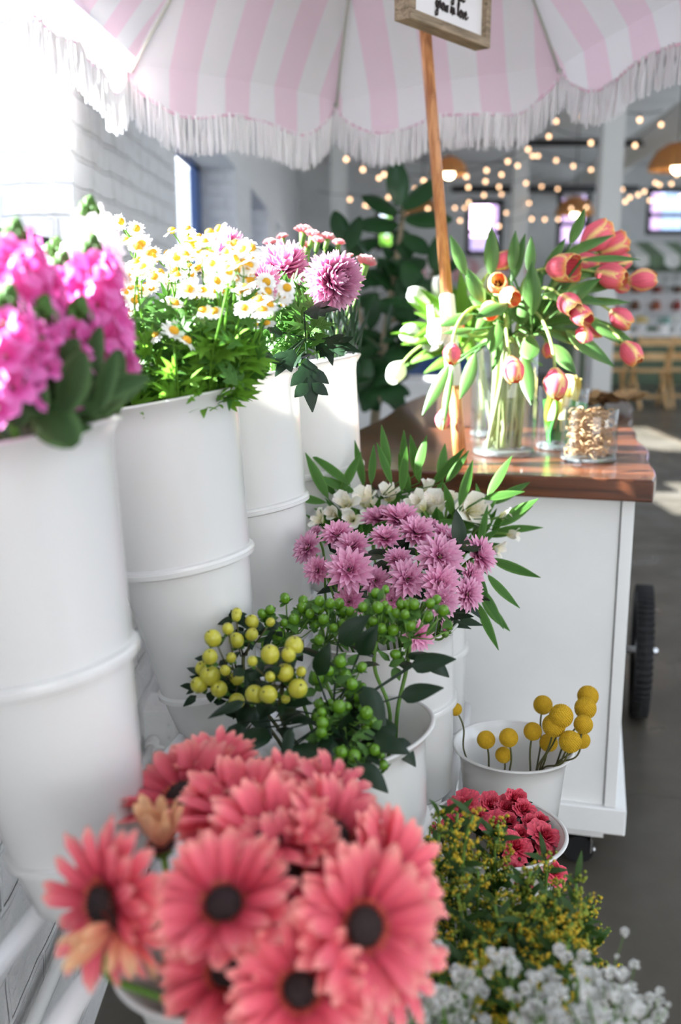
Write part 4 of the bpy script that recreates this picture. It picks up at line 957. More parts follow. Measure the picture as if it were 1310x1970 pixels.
ALF = [(560, 190, -.3, 1, 0), (620, 150, 0, 1, 0), (680, 140, .25, 1, 0), (545, 130, -.15, 1, .1), (800, 170, .2, 1, 0), (830, 180, .6, .8, 0), (760, 190, .7, .8, .2), (420, 200, -.2, 1, 0), (455, 190, .1, 1, 0), (350, 190, -.8, .7, 0), (280, 250, -.6, .8, 0), (240, 260, -.5, 1, 0), (230, 280, -1, .2, 0), (1040, 250, .5, .9, 0), (1010, 260, 1, .2, .2), (1060, 290, .8, .5, 0), (1100, 400, .9, .6, 0), (1080, 420, 1, .1, .2), (1050, 560, 1, -.4, .2), (1040, 640, .7, -.8, .2), (1000, 700, .6, -1, .3), (1010, 760, .7, -.9, .3), (990, 780, .4, -1, .3), (960, 560, .3, -.9, .2), (610, 230, .1, 1, .3), (650, 240, -.3, 1, .3), (900, 300, .3, 1, .2), (870, 350, -.2, .6, .5), (1120, 360, .9, .5, .1), (300, 230, .4, .8, 0), (700, 180, -.2, 1, 0), (380, 230, -.7, .3, .2)]
for i in range(4):
    t, b0 = flower('alstroemeria', ['green leafy alstroemeria shoot, spiky leaves rising over the cart edge', 'leafy alstroemeria shoot spreading left towards the tall bucket', 'leafy alstroemeria shoot with long leaves hanging down beside the cart panel', 'leafy alstroemeria shoot behind the open flecked bloom'][i], 'flower', stem_curve(atc([730, 660, 900, 860][i], [960, 990, 1080, 1000][i], 1.9), NV([0, -.3, .5, .2][i], 1, 0), 'alst'), .0026, STEM, 'white alstroemeria')
    hub = atc([730, 660, 900, 860][i], [960, 990, 1080, 1000][i], 1.9)
    for j, (x, y, dx, dy, dt) in enumerate(ALF):
        u, v = 540 + x * AZ, 860 + y * AZ
        k_ = 1 if u < 690 and v < 1000 else 2 if v > 1050 else 3 if u > 870 else 0
        if k_ != i: continue
        a = atc(u, v, ru(1.86, 1.95) if k_ != 2 else ru(1.72, 1.82)); q = MB(); L = ru(.075, .10)
        q.blade(frame_y(NV(dx, dy, dt), NV(ru(-.3, .3), .3, .9), a - b0), L, ru(.016, .021), p_lance, 0, ru(-.5, .3), -.2, 2, 8); q.tube([hub - b0, a - b0], .0011, 4); mk('leaf', q, LEAF, t)

# -------- crimson spray roses
def rose_mesh(op):
    q = MB()
    for i in range(19):
        t_ = i / 18; rb = .0024 + .0120 * t_; h = .026 - .005 * t_; fl = -.0025 + (.015 + .008 * op) * t_ ** 1.6; ph = i * 2.2 + ru(-.2, .2); half = 1.25 - .25 * t_
        pts, uvs = [], []
        for j in range(6):
            v = j / 5; w = half * (.55 + .45 * sin(pi * min(1, v * .75 + .12)))
            for k in range(7):
                u = k / 6 * 2 - 1; th = ph + u * w
                edge_ = .0016 * sin(u * 7 + i) * v
                r = max(.0008, rb * (.55 + .45 * sin(v * 1.5)) + fl * max(0, v - .4) ** 1.4 * 2.0 + edge_ * (.3 + t_))
                z = h * v * (1 - .16 * u * u) - .010 * op * t_ * v * v
                pts.append((r * cos(th), r * sin(th), z)); uvs.append((k / 6, v))
        q.grid(pts, 6, 5, 0, uvs=uvs)
    return q.data('petals', [ROSE])
ROSES = [rose_mesh(o) for o in (.2, .7, 1.1)]
q = MB(); q.ball((0, 0, -.001), .006, 8, 5); petal_ring(q, 5, .003, 0, .016, .006, p_lance, .8, -.5, .2, 2, 4); ROSEC = q.data('calyx', [STEM])
RZ = .4351
RL = [((350, 105), 55, 2, 'crimson rose at the top left of the bucket, round and full'), ((405, 150), 42, 1, 'crimson rose just right of the top left one, lower'), ((475, 100), 46, 1, 'crimson rose in the middle of the back row'), ((540, 110), 42, 2, 'crimson rose right of the middle in the back row'), ((585, 72), 40, 0, 'crimson rosebud standing highest at the back'), ((618, 118), 40, 1, 'crimson rose below the highest bud, on its right'), ((490, 192), 52, 2, 'striped pink crimson rose half behind the goldenrod tip'), ((553, 172), 36, 0, 'crimson rosebud in the centre with a green leaf'), ((650, 182), 36, 0, 'crimson rosebud right of the centre, pointing up'), ((702, 163), 28, 0, 'small crimson rosebud leaning to the right rim'), ((718, 240), 56, 2, 'big crimson rose near the right rim'), ((582, 285), 56, 2, 'wide open striped crimson rose facing the camera, mid front'), ((720, 305), 40, 1, 'round crimson rose below the big right rim one'), ((572, 385), 40, 2, 'crimson rose at the front next to the goldenrod'), ((752, 392), 52, 2, 'ruffled crimson rose lowest at the right rim'), ((178, 208), 36, 1, 'crimson rose alone at the far left behind the goldenrod'), ((608, 222), 30, 0, 'crimson rosebud deep between the open roses'), ((655, 275), 22, 0, 'tiny crimson rosebud right of the wide open rose'), ((605, 350), 18, 0, 'tiny crimson bud below the wide open rose'), ((622, 452), 32, 1, 'crimson rose at the very front over the white rim'), ((282, 178), 32, 1, 'crimson rose behind the goldenrod tips, upper left')]
for (x, y), r, kd, lab in RL:
    u, v = 740 + x * RZ, 1500 + y * RZ; zc = 1.54 - (y - 70) * .00045 + ru(-.01, .01); n = NV((x - 500) / 700, .75, .55); sc = r * RZ / F * zc / .0215
    p = atc(u, v, zc) - n * .012
    t, b0 = flower('rose', lab, 'flower', stem_curve(p, n, 'rose', .05, .75), .0022, STEMD, 'crimson spray roses')
    head_parts(t, b0, p, n, (('petals', ROSES[kd]), ('calyx', ROSEC)), sc)
    q = MB(); q.blade(frame_y(NV(ru(-1, 1), .3, .4), NV(0, .8, .5), p - n * .02 - b0), .04, .02, p_ovate, .2, -.5, -.2, 2, 5); mk('leaf', q, LEAFD, t)

# -------- billy buttons
q = MB(); q.ball((0, 0, 0), .0145, 20, 14)
for i in range(420):
    z = 1 - 2 * (i + .5) / 420; r = math.sqrt(1 - z * z); a = i * 2.39996; q.octa((r * cos(a) * .0147, r * sin(a) * .0147, z * .0147), .0011)
CRM = q.data('flower_ball', [CRASP])
BZ = .4046
CRL = [((238, 283), 31, 'yellow ball flower alone at the far left, leaning out beside the mid tier bucket'), ((383, 428), 44, 'yellow ball flower low on the left inside the bucket'), ((490, 418), 46, 'yellow ball flower second in from the left group, upright'), ((465, 500), 39, 'yellow ball flower lowest of all, between the two left ones'), ((605, 388), 44, 'yellow ball flower in the middle below the upright single one'), ((653, 262), 46, 'yellow ball flower upper middle, left of the cluster'), ((740, 315), 58, 'yellow ball flower behind the largest, top of the cluster'), ((705, 360), 56, 'largest yellow ball flower at the front of the cluster'), ((680, 442), 44, 'yellow ball flower low in the cluster, under the largest'), ((782, 437), 54, 'big yellow ball flower low at the right of the cluster'), ((838, 430), 41, 'yellow ball flower half hidden at the lower right'), ((845, 355), 46, 'yellow ball flower third from the top on the right'), ((855, 278), 53, 'yellow ball flower second from the top on the right'), ((867, 220), 51, 'topmost yellow ball flower on the right')]
for (x, y), r, lab in CRL:
    u, v = 780 + x * BZ, 1250 + y * BZ; zc = 1.66 + (.10 if y < 300 else 0) + ru(-.02, .02) - (.05 if r > 52 else 0); n = NV(.15 if x > 600 else -.2, 1, .1)
    if x < 300: n = NV(-.5, .9, 0)
    p = atc(u, v, zc)
    P_, A_, h_, r_ = BK['crasp']; ft = P_ - A_ * .2 + V(((.03 if x > 560 else -.01 if x < 300 else 0) + ru(-.01, .01), ru(-.01, .02), 0))
    t, b0 = flower('billy_button', lab, 'flower', stem_curve(p - n * .012, n, 'crasp', .05, .8, foot=ft), .0016, STEMD, 'yellow billy button flowers')
    head_parts(t, b0, p, n, (('flower_ball', CRM),), r * BZ / F * zc / .0155)
# ------------------------------------------------------------------ tulips in the glass vase on the cart
def tulip_mesh(close, mat=None, openm=False):
    q = MB(); R_, L = .021, .052
    for ring, (nn, ph0, sc, zz) in enumerate(((3, 0, 1.0, 0), (3, 1.047, .93, .001))):
        for i in range(nn):
            ph = ph0 + i * 2.0944 + ru(-.08, .08); pts, uvs = [], []; cl = close * ru(.9, 1.1); LL = L * ru(.95, 1.05)
            for j in range(9):
                v = j / 8; rad = R_ * sc * ((.30 + .70 * sin(min(1, v / .42) * pi / 2)) if v < .42 else (1 - (1 - cl) * ((v - .42) / .58) ** 1.6))
                w = 1.08 * (1.0 if v < .5 else max(.06, math.sqrt(max(0, 1 - ((v - .5) / .5) ** 2.2))))
                for k in range(7):
                    u = k / 6 * 2 - 1; th = ph + u * w
                    pts.append((rad * (1 + .05 * (1 - u * u)) * cos(th), rad * (1 + .05 * (1 - u * u)) * sin(th), LL * (1 - (1 - v) ** 1.25) + zz)); uvs.append((k / 6, v))
            q.grid(pts, 6, 8, 0, uvs=uvs)
    return q.data('petals', [mat or TUL])
TM = {'c': [tulip_mesh(.30), tulip_mesh(.38), tulip_mesh(.45)], 'm': [tulip_mesh(.62), tulip_mesh(.7)], 'o': [tulip_mesh(.92, TUL), tulip_mesh(1.0, TUL)], 'p': [tulip_mesh(.66, TULO), tulip_mesh(.74, TULO)]}
q = MB(); q.ball((0, 0, .003), .009, 10, 5, mi=0, sq=(1, 1, .4)); q.tube([(0, 0, .002), (0, 0, .022)], .003, 6, 1); q.ball((0, 0, .023), .0042, 6, 4, mi=1)
for i in range(6):
    a = i * 1.047; q.tube([(.004 * cos(a), .004 * sin(a), .004), (.008 * cos(a), .008 * sin(a), .024)], [.0012, .0022], 5, 0)
TSTAM = q.data('stamens', [TULIN, STEMP])
VB = atz(968, 872, CZ + .0015); VR, VH = .0735, .262
def glass_pot(name, label, cat, base, r, h, wall=.004, foot=.012, group=None):
    t = thing(name, label, cat, base, group)
    q = MB(); q.lathe([(r - .002, 0), (r, .003), (r, h - .002), (r - .001, h), (r - wall + .001, h), (r - wall, h - .002), (r - wall, foot)], 48); mk('glass_wall', q, GLASS, t)
    q = MB(); q.lathe([(0, 0), (r - .003, 0), (r - .001, .003), (r - .001, foot - .003), (r - .004, foot), (0, foot - .002)], 48); mk('glass_foot', q, GLASSBASE, t)
    return t
glass_pot('glass_vase', 'clear glass cylinder vase full of pink tulips on the cart', 'vase', VB, VR, VH)
TZ = .4351
def tz(x, y): return 740 + x * TZ, 400 + y * TZ
# head centre (zoom px), length px, pointing direction (right, up, toward), kind, distance, label
TLL = [
 ((530, 230), 92, (.75, .55, .3), 'c', 2.20, 'pink tulip pointing up right at the top left of the bouquet'),
 ((500, 335), 95, (-.15, .1, 1), 'p', 2.12, 'wide open orange tulip facing the camera, upper of the left trio'),
 ((553, 395), 100, (.35, -.35, .95), 'p', 2.10, 'open orange tulip looking down right, middle of the left trio'),
 ((467, 455), 92, (-.1, -.5, .9), 'p', 2.10, 'open orange pink tulip looking down, lowest of the left trio'),
 ((322, 520), 60, (-.6, .4, .3), 'c', 2.16, 'small pink tulip half hidden behind a leaf beside the pole sleeve'),
 ((297, 648), 88, (-.1, -1, .35), 'c', 2.06, 'pink tulip hanging in front of the white pole sleeve'),
 ((257, 938), 75, (-.05, -1, .1), 'c', 2.20, 'dull red tulip hanging lowest, left of the pole'),
 ((567, 718), 108, (.15, -1, .3), 'c', 2.04, 'pink tulip hanging in front of the vase'),
 ((755, 782), 122, (.0, -1, .15), 'c', 2.00, 'pink tulip hanging lowest at the right of the vase, before the green jar'),
 ((722, 632), 60, (.2, -1, .0), 'c', 2.28, 'red tulip mostly hidden behind the hanging stem'),
 ((785, 265), 140, (.6, -.15, .75), 'o', 2.12, 'large red and cream tulip opening toward the camera in the middle'),
 ((940, 125), 135, (.75, .55, .1), 'm', 2.25, 'large pink and yellow tulip at the very top right'),
 ((1012, 165), 118, (.8, .35, .1), 'o', 2.28, 'orange edged open tulip just right of the topmost one'),
 ((888, 245), 105, (.8, -.1, .2), 'c', 2.24, 'pink tulip behind the large middle one'),
 ((1006, 302), 122, (.85, -.35, .4), 'm', 2.15, 'large pink tulip with cream edges on the right'),
 ((1145, 318), 112, (1, .05, .1), 'c', 2.24, 'pink tulip pointing furthest right'),
 ((1045, 240), 85, (.7, .3, -.1), 'm', 2.34, 'pink tulip peeking out behind the large right one'),
 ((816, 425), 105, (.4, -.65, .65), 'm', 2.08, 'pink and yellow tulip nodding, upper of the nodding pair'),
 ((868, 475), 100, (.5, -.6, .6), 'm', 2.08, 'pink and yellow tulip nodding, lower of the nodding pair'),
 ((874, 580), 98, (-.1, -1, .2), 'c', 2.10, 'pale pink tulip hanging straight down under the nodding pair'),
 ((932, 540), 75, (.6, -.7, .1), 'c', 2.22, 'small pink tulip tucked behind the nodding pair'),
 ((1047, 490), 100, (.75, -.65, .25), 'c', 2.16, 'pink tulip drooping to the right at mid height'),
 ((1090, 645), 105, (.5, -.85, .3), 'm', 2.14, 'pink tulip drooping lowest at the far right'),
 ((965, 228), 75, (.8, .2, -.2), 'c', 2.36, 'deep pink tulip in the shade between the right hand heads'),
 ((1048, 345), 70, (.9, -.1, -.2), 'c', 2.30, 'red tulip behind and below the large right one'),
]
def vase_path(p, n, vb, vr, h, lean=.10, nseg=14):
    a = ru(0, 6.28); ft = vb + V((cos(a) * vr * .7 * rnd(), sin(a) * vr * .7 * rnd(), .016))
    d = p - vb; dh = V((d.x, d.y, 0)); rr = min(dh.length, vr * .72); th = vb + (dh.normalized() * rr if dh.length > 1e-6 else dh) + V((0, 0, h - .01))
    sg = (th - ft).normalized(); L = (p - th).length
    return [ft, ft.lerp(th, .5)] + bez(th, th + sg * max(.06, L * .55), p - n * max(.03, min(lean, L * .5)), p, nseg)
def broad_leaf(t, b0, path, i0, d, L, W_, bend, nm=LEAFT):
    q = MB(); a = path[i0]; q.blade(frame_y(d, NV(0, .5, .8), a - b0), L, W_, p_lance, 0, bend, -.35, 4, 10); return mk('leaf', q, nm, t)
for (x, y), L, nr, kd, zc, lab in TLL:
    u, v = tz(x, y); n = NV(*nr); sc = L * TZ / F * zc / .046
    fore = max(.55, math.hypot(nr[0], nr[1]) / math.sqrt(nr[0] ** 2 + nr[1] ** 2 + nr[2] ** 2)); sc = sc if kd != 'o' else sc * .95
    p = atc(u, v, zc) - n * .028 * sc
    path = vase_path(p, n, VB, VR, VH); t, b0 = flower('tulip', lab, 'flower', path, (.0046, .0032), STEMP, 'pink and yellow tulips')
    ps = [('petals', random.choice(TM[kd]))]
    if kd != 'c': ps.append(('stamens', TSTAM))
    head_parts(t, b0, p, n, ps, sc)
    broad_leaf(t, b0, path, 4 + int(rnd() * 4), NV(nr[0] + ru(-.5, .5), ru(.1, 1.0), ru(-.4, .5)), ru(.09, .14), ru(.028, .04), ru(-1.1, -.2))
# leaves seen on their own around the bouquet: start px, direction, length, width, bend
TLF = [((560, 330), (.25, 1, .1), .17, .030, -.2), ((470, 300), (.0, 1, .1), .16, .040, .15), ((360, 300), (-.3, .7, .3), .14, .03, -.6), ((650, 480), (-.1, 1, .5), .17, .048, -.3), ((600, 520), (.15, .9, .4), .14, .04, -.3), ((700, 300), (.5, .9, 0), .15, .03, -.2), ((640, 290), (.05, 1, 0), .12, .028, .1), ((790, 210), (1, .5, .2), .18, .032, -.4), ((870, 230), (1, .1, .2), .15, .022, -.5), ((700, 380), (1, -.1, .5), .16, .04, -.6), ((830, 370), (1, .25, .1), .15, .032, -.2), ((860, 410), (1, 0, .2), .13, .026, -.3), ((900, 490), (.9, -.5, .2), .15, .042, -.3), ((800, 540), (.8, -.6, .3), .15, .042, -.4), ((500, 500), (-.2, -.8, .4), .11, .04, .2), ((640, 560), (-.1, -1, .5), .10, .05, .6), ((720, 540), (.8, -.3, .4), .09, .03, -.9), ((400, 640), (-.3, -1, .2), .14, .035, .4), ((610, 640), (.1, -1, .3), .15, .04, .2), ((520, 560), (-.3, -1, .4), .12, .022, .2), ((390, 540), (-1, -.05, .3), .08, .022, -.4), ((390, 470), (-.7, -.2, .4), .1, .04, -.5), ((285, 690), (-.55, -1, .1), .15, .034, -.1), ((300, 700), (-.15, -1, .0), .17, .016, .1), ((440, 420), (-.4, .7, .3), .13, .04, -.4), ((760, 440), (.4, .4, .6), .13, .05, -.7), ((850, 300), (.9, .3, 0), .14, .035, -.4), ((540, 420), (-.5, -.2, .6), .13, .045, -.5), ((560, 280), (.1, 1, .1), .13, .03, .2), ((820, 160), (.4, 1, 0), .13, .03, -.1), ((740, 600), (.4, -.6, .4), .1, .04, -.4)]
grp = [('tulip_foliage', 'upright green tulip leaves spiking out of the top of the bouquet', lambda y, d: d[1] > .5 and d[0] < .6), ('tulip_foliage', 'long green tulip leaves reaching out to the right under the heads', lambda y, d: d[0] >= .6 or (d[0] > .3 and d[1] <= .5)), ('tulip_foliage', 'broad green tulip leaves drooping around the vase and past the pole', lambda y, d: True)]
left = list(TLF)
for nm, lab, fn in grp:
    mine = [x for x in left if fn(x[0][1], x[1])]; left = [x for x in left if x not in mine]
    hub = atc(*tz(560 if 'drooping' in lab else 650, 560), 2.2); path = vase_path(hub, NV(0, 1, 0), VB, VR, VH)
    t, b0 = flower(nm, lab, 'leaves', path, .005, STEMP)
    for (x, y), d, L, W_, bd in mine:
        a = atc(*tz(x, y), 2.16 + ru(-.05, .05) - .06 * d[2]); q = MB(); q.blade(frame_y(NV(*d), NV(-.2, .4, .9), a - b0), L * (.66 if d[1] > .4 else .85), W_ * .85, p_lance, 0, bd, -.35, 4, 12)
        q.tube([hub - b0, hub.lerp(a, .5) + V((0, 0, .01)) - b0, a - b0], .0025, 5); mk('leaf', q, LEAFT, t)

# white tulips further back on the cart, in full sun
WB = cart_pt(-.39, .62, CZ + .0015); glass_pot('glass_vase', 'glass vase of white tulips behind the umbrella pole', 'vase', WB, .06, .2)
WMESH = [tulip_mesh(.4, TULW), tulip_mesh(.6, TULW)]
WT = [((810, 575), (-.8, .4, .4), 'sunlit white tulip pointing left at the top'), ((850, 558), (-.2, .8, .4), 'sunlit white tulip standing highest beside the pole'), ((848, 598), (-.6, .1, .7), 'sunlit white tulip in the middle, left of the pole'), ((795, 642), (-.8, -.1, .6), 'round sunlit white tulip furthest left at mid height'), ((836, 655), (-.5, -.4, .7), 'sunlit white tulip behind the white knob'), ((765, 712), (-.7, -1, .3), 'long white tulip drooping lowest at the left'), ((905, 565), (.3, .8, .2), 'white tulip seen between the pole and the pink bouquet'), ((930, 540), (.5, .8, 0), 'white tulip tip just behind the pink bouquet')]
for (u, v), nr, lab in WT:
    zc = WB.y * CP + ru(.02, .12); n = NV(*nr); p = atc(u, v, zc) - n * .026
    path = vase_path(p, n, WB, .06, .2); t, b0 = flower('white_tulip', lab, 'flower', path, (.0046, .0034), STEMP, 'white tulips'); head_parts(t, b0, p, n, (('petals', random.choice(WMESH)),), 1.25)
    for k in range(3): broad_leaf(t, b0, path, 4 + int(rnd() * 7), NV(nr[0] * .8 + ru(-.5, .4), ru(-.2, .9), ru(0, .6)), ru(.13, .2), ru(.03, .045), ru(-1.1, 0), LEAFL)

# jars on the cart
RBB = atz(1131, 884, CZ + .0015); RR_, RHH = .0635, .118
glass_pot('glass_jar', 'short clear glass jar packed with tan rubber bands', 'jar', RBB, RR_, RHH, .003, .008)
q = MB()
for i in range(300):
    a = ru(0, 6.28); rr = (RR_ - .018) * math.sqrt(rnd()); z = .016 + (RHH - .022) * rnd(); ex, ey = ru(.010, .016), ru(.007, .012)
    m = M4.Translation((rr * cos(a), rr * sin(a), z)) @ M4.Rotation(ru(0, 6.28), 4, 'Z') @ M4.Rotation(ru(-.9, .9), 4, 'X') @ M4.Rotation(ru(-.6, .6), 4, 'Y')
    q.tube([m @ V((ex * cos(k * pi / 6), ey * sin(k * pi / 6), .003 * sin(k * pi / 3 + i))) for k in range(13)], .0011, 4, caps=False)
tag(mk('rubber_bands', q, BAND, None, M4.Translation(RBB)), 'tangled tan rubber bands filling the short glass jar', 'rubber bands', kind='stuff')
GB = cart_pt(-.20, .42, CZ + .0015); glass_pot('glass_jar', 'tall glass jar of green and yellow flower food packets behind the tulip vase', 'jar', GB, .062, .15)
PKG = simple('packet_green', srgb(70, 150, 70), .35, var=.3, vscale=60); PKY = simple('packet_yellow', srgb(222, 206, 130), .35, var=.15, vscale=60)
plab = ['yellow flower food packet standing highest at the left of the jar', 'yellow flower food packet sticking out at the right of the jar', 'green flower food packet against the jar front', 'yellow and green flower food packet leaning in the jar middle', 'green flower food packet low at the jar left', 'yellow flower food packet at the back of the jar', 'green flower food packet at the jar right, low', 'yellow flower food packet in the centre, leaning right']
for i in range(8):
    a = i * .8; o = MB(); w, h = .056, .105
    pts = []; uvs = []
    for j in range(7):
        for k in range(5): pts.append(((k / 4 - .5) * w, .004 * sin(k / 4 * pi) + .006 * sin(j * .8 + i), (j / 6) * h + (.002 if k % 2 else 0) * (j in (0, 6))))
    o.grid(pts, 4, 6); b0 = len(o.v); o.grid([(x, y - .008 * sin((i2 % 5) / 4 * pi), z) for i2, (x, y, z) in enumerate(pts)], 4, 6)
    r = .022; z0 = .016 + (.055 if i in (0, 1, 5) else .03 if i in (3, 7) else 0)
    p = mk('flower_food_packet', o, PKY if i in (0, 1, 3, 5, 7) else PKG, None, M4.Translation(GB + V((r * cos(a), r * sin(a), z0))) @ M4.Rotation(a + 1.3, 4, 'Z') @ M4.Rotation(ru(-.25, .25), 4, 'Y'))
    tag(p, plab[i], 'packet', 'flower food packets')
# pale box, brown paper pile
bx = thing('paper_box', 'pale pink upright card box on the cart behind the pole', 'box', cart_pt(-.50, .82, CZ + .0015), rot=(0, 0, -.25))
q = MB(); q.box((0, 0, .07), (.13, .09, .14)); o = mk('box_body', q, PINKBOX, bx, smooth=False); bevel(o, .002)
q = MB(); q.box((0, 0, .1425), (.133, .093, .004)); mk('lid', q, PINKBOX, bx, smooth=False)
for i in range(5):
    x, y = (-.16 + .03 * i, 1.50 - .03 * i); q = MB(); pts = []
    for j in range(9):
        for k in range(7): pts.append(((k / 6 - .5) * .16, (j / 8 - .5) * .12, .016 * sin(k * 1.3 + i) * sin(j * .9 + i) + .018))
    q.grid(pts, 6, 8); q.grid([(a_, b_, c_ - .006) for a_, b_, c_ in pts], 6, 8)
    tag(mk('kraft_wrap', q, TWINE, None, M4.Translation(cart_pt(x, y, CZ + .002 + .008 * i)) @ M4.Rotation(ru(-.8, .8), 4, 'Z')), ['crumpled brown kraft wrap at the bottom of the pile at the cart back', 'crumpled brown kraft wrap second from the bottom of the pile', 'crumpled brown kraft wrap in the middle of the pile', 'crumpled brown kraft wrap second from the top of the pile', 'crumpled brown kraft wrap on top of the pile'][i], 'wrapping paper', 'brown kraft wraps at the cart back')

# ------------------------------------------------------------------ daisies (second tall bucket)
def daisy_mesh(a0):
    q = MB(); petal_ring(q, 15, .0035, 0, .0095, .0052, p_oval, a0, -.2, .1, 2, 3, ja=.15); return q.data('petals', [DAISYP])
DM = [daisy_mesh(a) for a in (.1, -.15, .35, -.4)]
q = MB(); q.ball((0, 0, .0012), .0052, 10, 6, sq=(1, 1, .75)); DDM = q.data('disc', [DAISYC])
def daisy_area():
    while True:
        x, y = ru(45, 520), ru(425, 720)
        topy = 500 - 60 * math.exp(-((x - 370) / 130) ** 2) if x < 400 else 445 + (x - 400) * .55
        topy = min(topy, 470) if 120 < x < 420 else topy
        if y < topy: continue
        if rnd() > math.exp(-max(0, y - 560) / 60): continue
        return x, y
SPEC = [((262, 440), 'tallest daisy spray, standing alone against the shaded wall'), ((362, 455), 'tall daisy spray at the top of the mound by the blue window frame'), ((452, 470), 'daisy spray stretching right toward the pompon blooms'), ((277, 700), 'daisy spray with one low bloom in front of the bucket rim'), ((340, 690), 'daisy spray with a small bloom low at the right front'), ((75, 490), 'daisy spray at the far left above the magenta stock')]
ND = 84
for i in range(ND):
    P_, A_, h_, r_ = BK['daisy']
    if i < len(SPEC): (x, y), lab = SPEC[i]; gp = None
    else: (x, y) = daisy_area(); lab = 'thin stemmed white daisy spray with yellow centres in the thick sunlit bunch'; gp = 'white daisies in the tall bucket'
    zc = ru(1.17, 1.45); node = atc(x, y + 26, zc); path = stem_curve(node, NV(ru(-.2, .2), 1, 0), 'daisy', .09, .85, n=8)
    t, b0 = flower('daisy', lab, 'flower', path, .0013, LEAFL, gp or 'white daisies in the tall bucket')
    br = MB(); nh = 1 if i in (3, 4) else random.choice((3, 4, 5))
    for k in range(nh):
        if k == 0: hp = atc(x, y, zc)
        else: hp = atc(x + ru(-38, 38), y + ru(-16, 34), zc + ru(-.05, .05))
        n = NV(ru(-.7, .7), ru(.1, 1), ru(.1, 1)); s = ru(.95, 1.25); br.tube([node - b0, node.lerp(hp, .5) + V((0, 0, -.004)) - b0, hp - n * .002 - b0], .0009, 4)
        pt = put('petals', random.choice(DM), t, frame_z(n, rnd() * 6, hp - b0) @ M4.Scale(s, 4)); put('disc', DDM, pt, M4.Identity(4))
    for k in range(14):
        f = random.choice(path[2:7]); q_ = frame_y(V((ru(-1, 1), ru(-1, 1), ru(.0, 1))), V((0, -.5, .6)), f - b0); L = ru(.03, .05)
        br.blade(q_, L, .010, p_lance, 0, -.6, .1, 2, 4)
        for s_ in (-1, 1): br.blade(q_ @ M4.Translation((0, L * .4, 0)) @ M4.Rotation(-s_ * .8, 4, 'Z'), L * .5, .007, p_lance, 0, -.4, .1, 2, 3)
    mk('foliage', br, LEAFL, t)
# feathery filler leaves at the rim
t, b0 = flower('daisy_foliage', 'bright green feathery daisy leaves spilling over the second tall bucket rim', 'leaves', stem_curve(atc(330, 690, 1.3), NV(0, 1, 0), 'daisy'), .002, LEAFL)
q = MB()
for i in range(300):
    x, y = ru(190, 500), ru(590, 770); zc = ru(1.2, 1.40)
    if y > 800 - (x - 200) * .16: continue
    lobed(q, frame_y(V((ru(-1, 1), ru(-1, .4), ru(-.1, 1))), V((0, -.6, .6)), atc(x, y, zc) - b0), ru(.03, .055), ru(.02, .03))
mk('foliage', q, LEAF, t)

t, b0 = flower('daisy_foliage', 'light green feathery shoots crowding the third tall bucket behind the pompon blooms', 'leaves', stem_curve(atc(560, 640, 1.66), NV(0, 1, 0), 'pompon'), .002, LEAFL)
q = MB()
for i in range(170):
    x, y = ru(470, 610), ru(560, 715); zc = ru(1.60, 1.74)
    lobed(q, frame_y(V((ru(-1, 1), ru(-1, .4), ru(.1, 1))), V((0, -.6, .6)), atc(x, y, zc) - b0), ru(.035, .06), ru(.022, .032))
mk('foliage', q, LEAF, t)

# ------------------------------------------------------------------ magenta stock (first tall bucket)
def floret(q, m, s, mi=0):
    for k in range(4): q.blade(m @ R3('Z', k * 1.571 + ru(-.2, .2)) @ M4.Translation((0, .002, 0)), s, s * 1.0, p_round, .75, -.9, .25, 4, 4, mi, wave=.18, ph=rnd() * 6)
SL = [((30, 462), 1.0, .80, 0, 'magenta stock spike at the far left, cut by the photo edge'), ((75, 525), .9, .84, 0, 'magenta stock spike second from the left'), ((14, 590), .8, .76, 0, 'magenta stock spike low at the left edge'), ((178, 488), 1.0, .88, 0, 'tall magenta stock spike at the right with a green bud cluster'), ((120, 520), .9, .92, 0, 'magenta stock spike behind the tall right one'), ((80, 610), .5, .79, 2, 'pale lilac stock spike in front at the lower left'), ((150, 610), .7, .84, 0, 'deep magenta stock spike low at the right'), ((172, 412), 1.0, .98, 1, 'white stock spike with open buds rising highest above the magenta ones'), ((105, 490), 1.0, 1.0, 1, 'sunlit pale stock spike behind the magenta ones')]
for (u, v), sc, zc, kd, lab in SL:
    p = atc(u, v, zc); n = NV(ru(-.1, .2), 1, .1); path = stem_curve(p, n, 'stock', .12, .75, n=14); t, b0 = flower('stock_flower', lab, 'flower', path, .0042, STEM, 'stock flowers')
    q = MB(); L = .10 * sc if kd != 1 else .06
    pts = path[-8:]; ax = -(pts[-2] - pts[-1]).normalized(); nf = 26 if kd != 1 else 10
    for i in range(nf):
        f = i / nf; c = p - ax * L * (f) - ax * .01; a = i * 2.4; out = (V((cos(a), sin(a), .25))).normalized()
        c = c + out * (.012 + .010 * f); floret(q, frame_z(out + V((0, 0, .2)), rnd() * 6, c - b0), (.016 + .009 * f) * sc)
    mk('petals', q, STOCKW if kd == 1 else STOCK, t)
    q = MB()
    for i in range(10): a = i * 2.4; q.ball(p + ax * (.012 - .0015 * i) + V((cos(a), sin(a), 0)) * (.002 + .0009 * i) - b0, .0045, 6, 5, sq=(1, 1, 1.5))
    mk('buds', q, SEPAL, t)
    for i in range(5):
        f = path[2 + i % 2]; d = NV(ru(-.8, .8), ru(.35, 1), ru(-.4, .2)); q = MB(); q.blade(frame_y(d, NV(0, .5, .8), f - b0), ru(.045, .065), ru(.016, .024), p_oval, 0, ru(-1.2, -.3), -.2, 4, 8); mk('leaf', q, LEAFS, t)
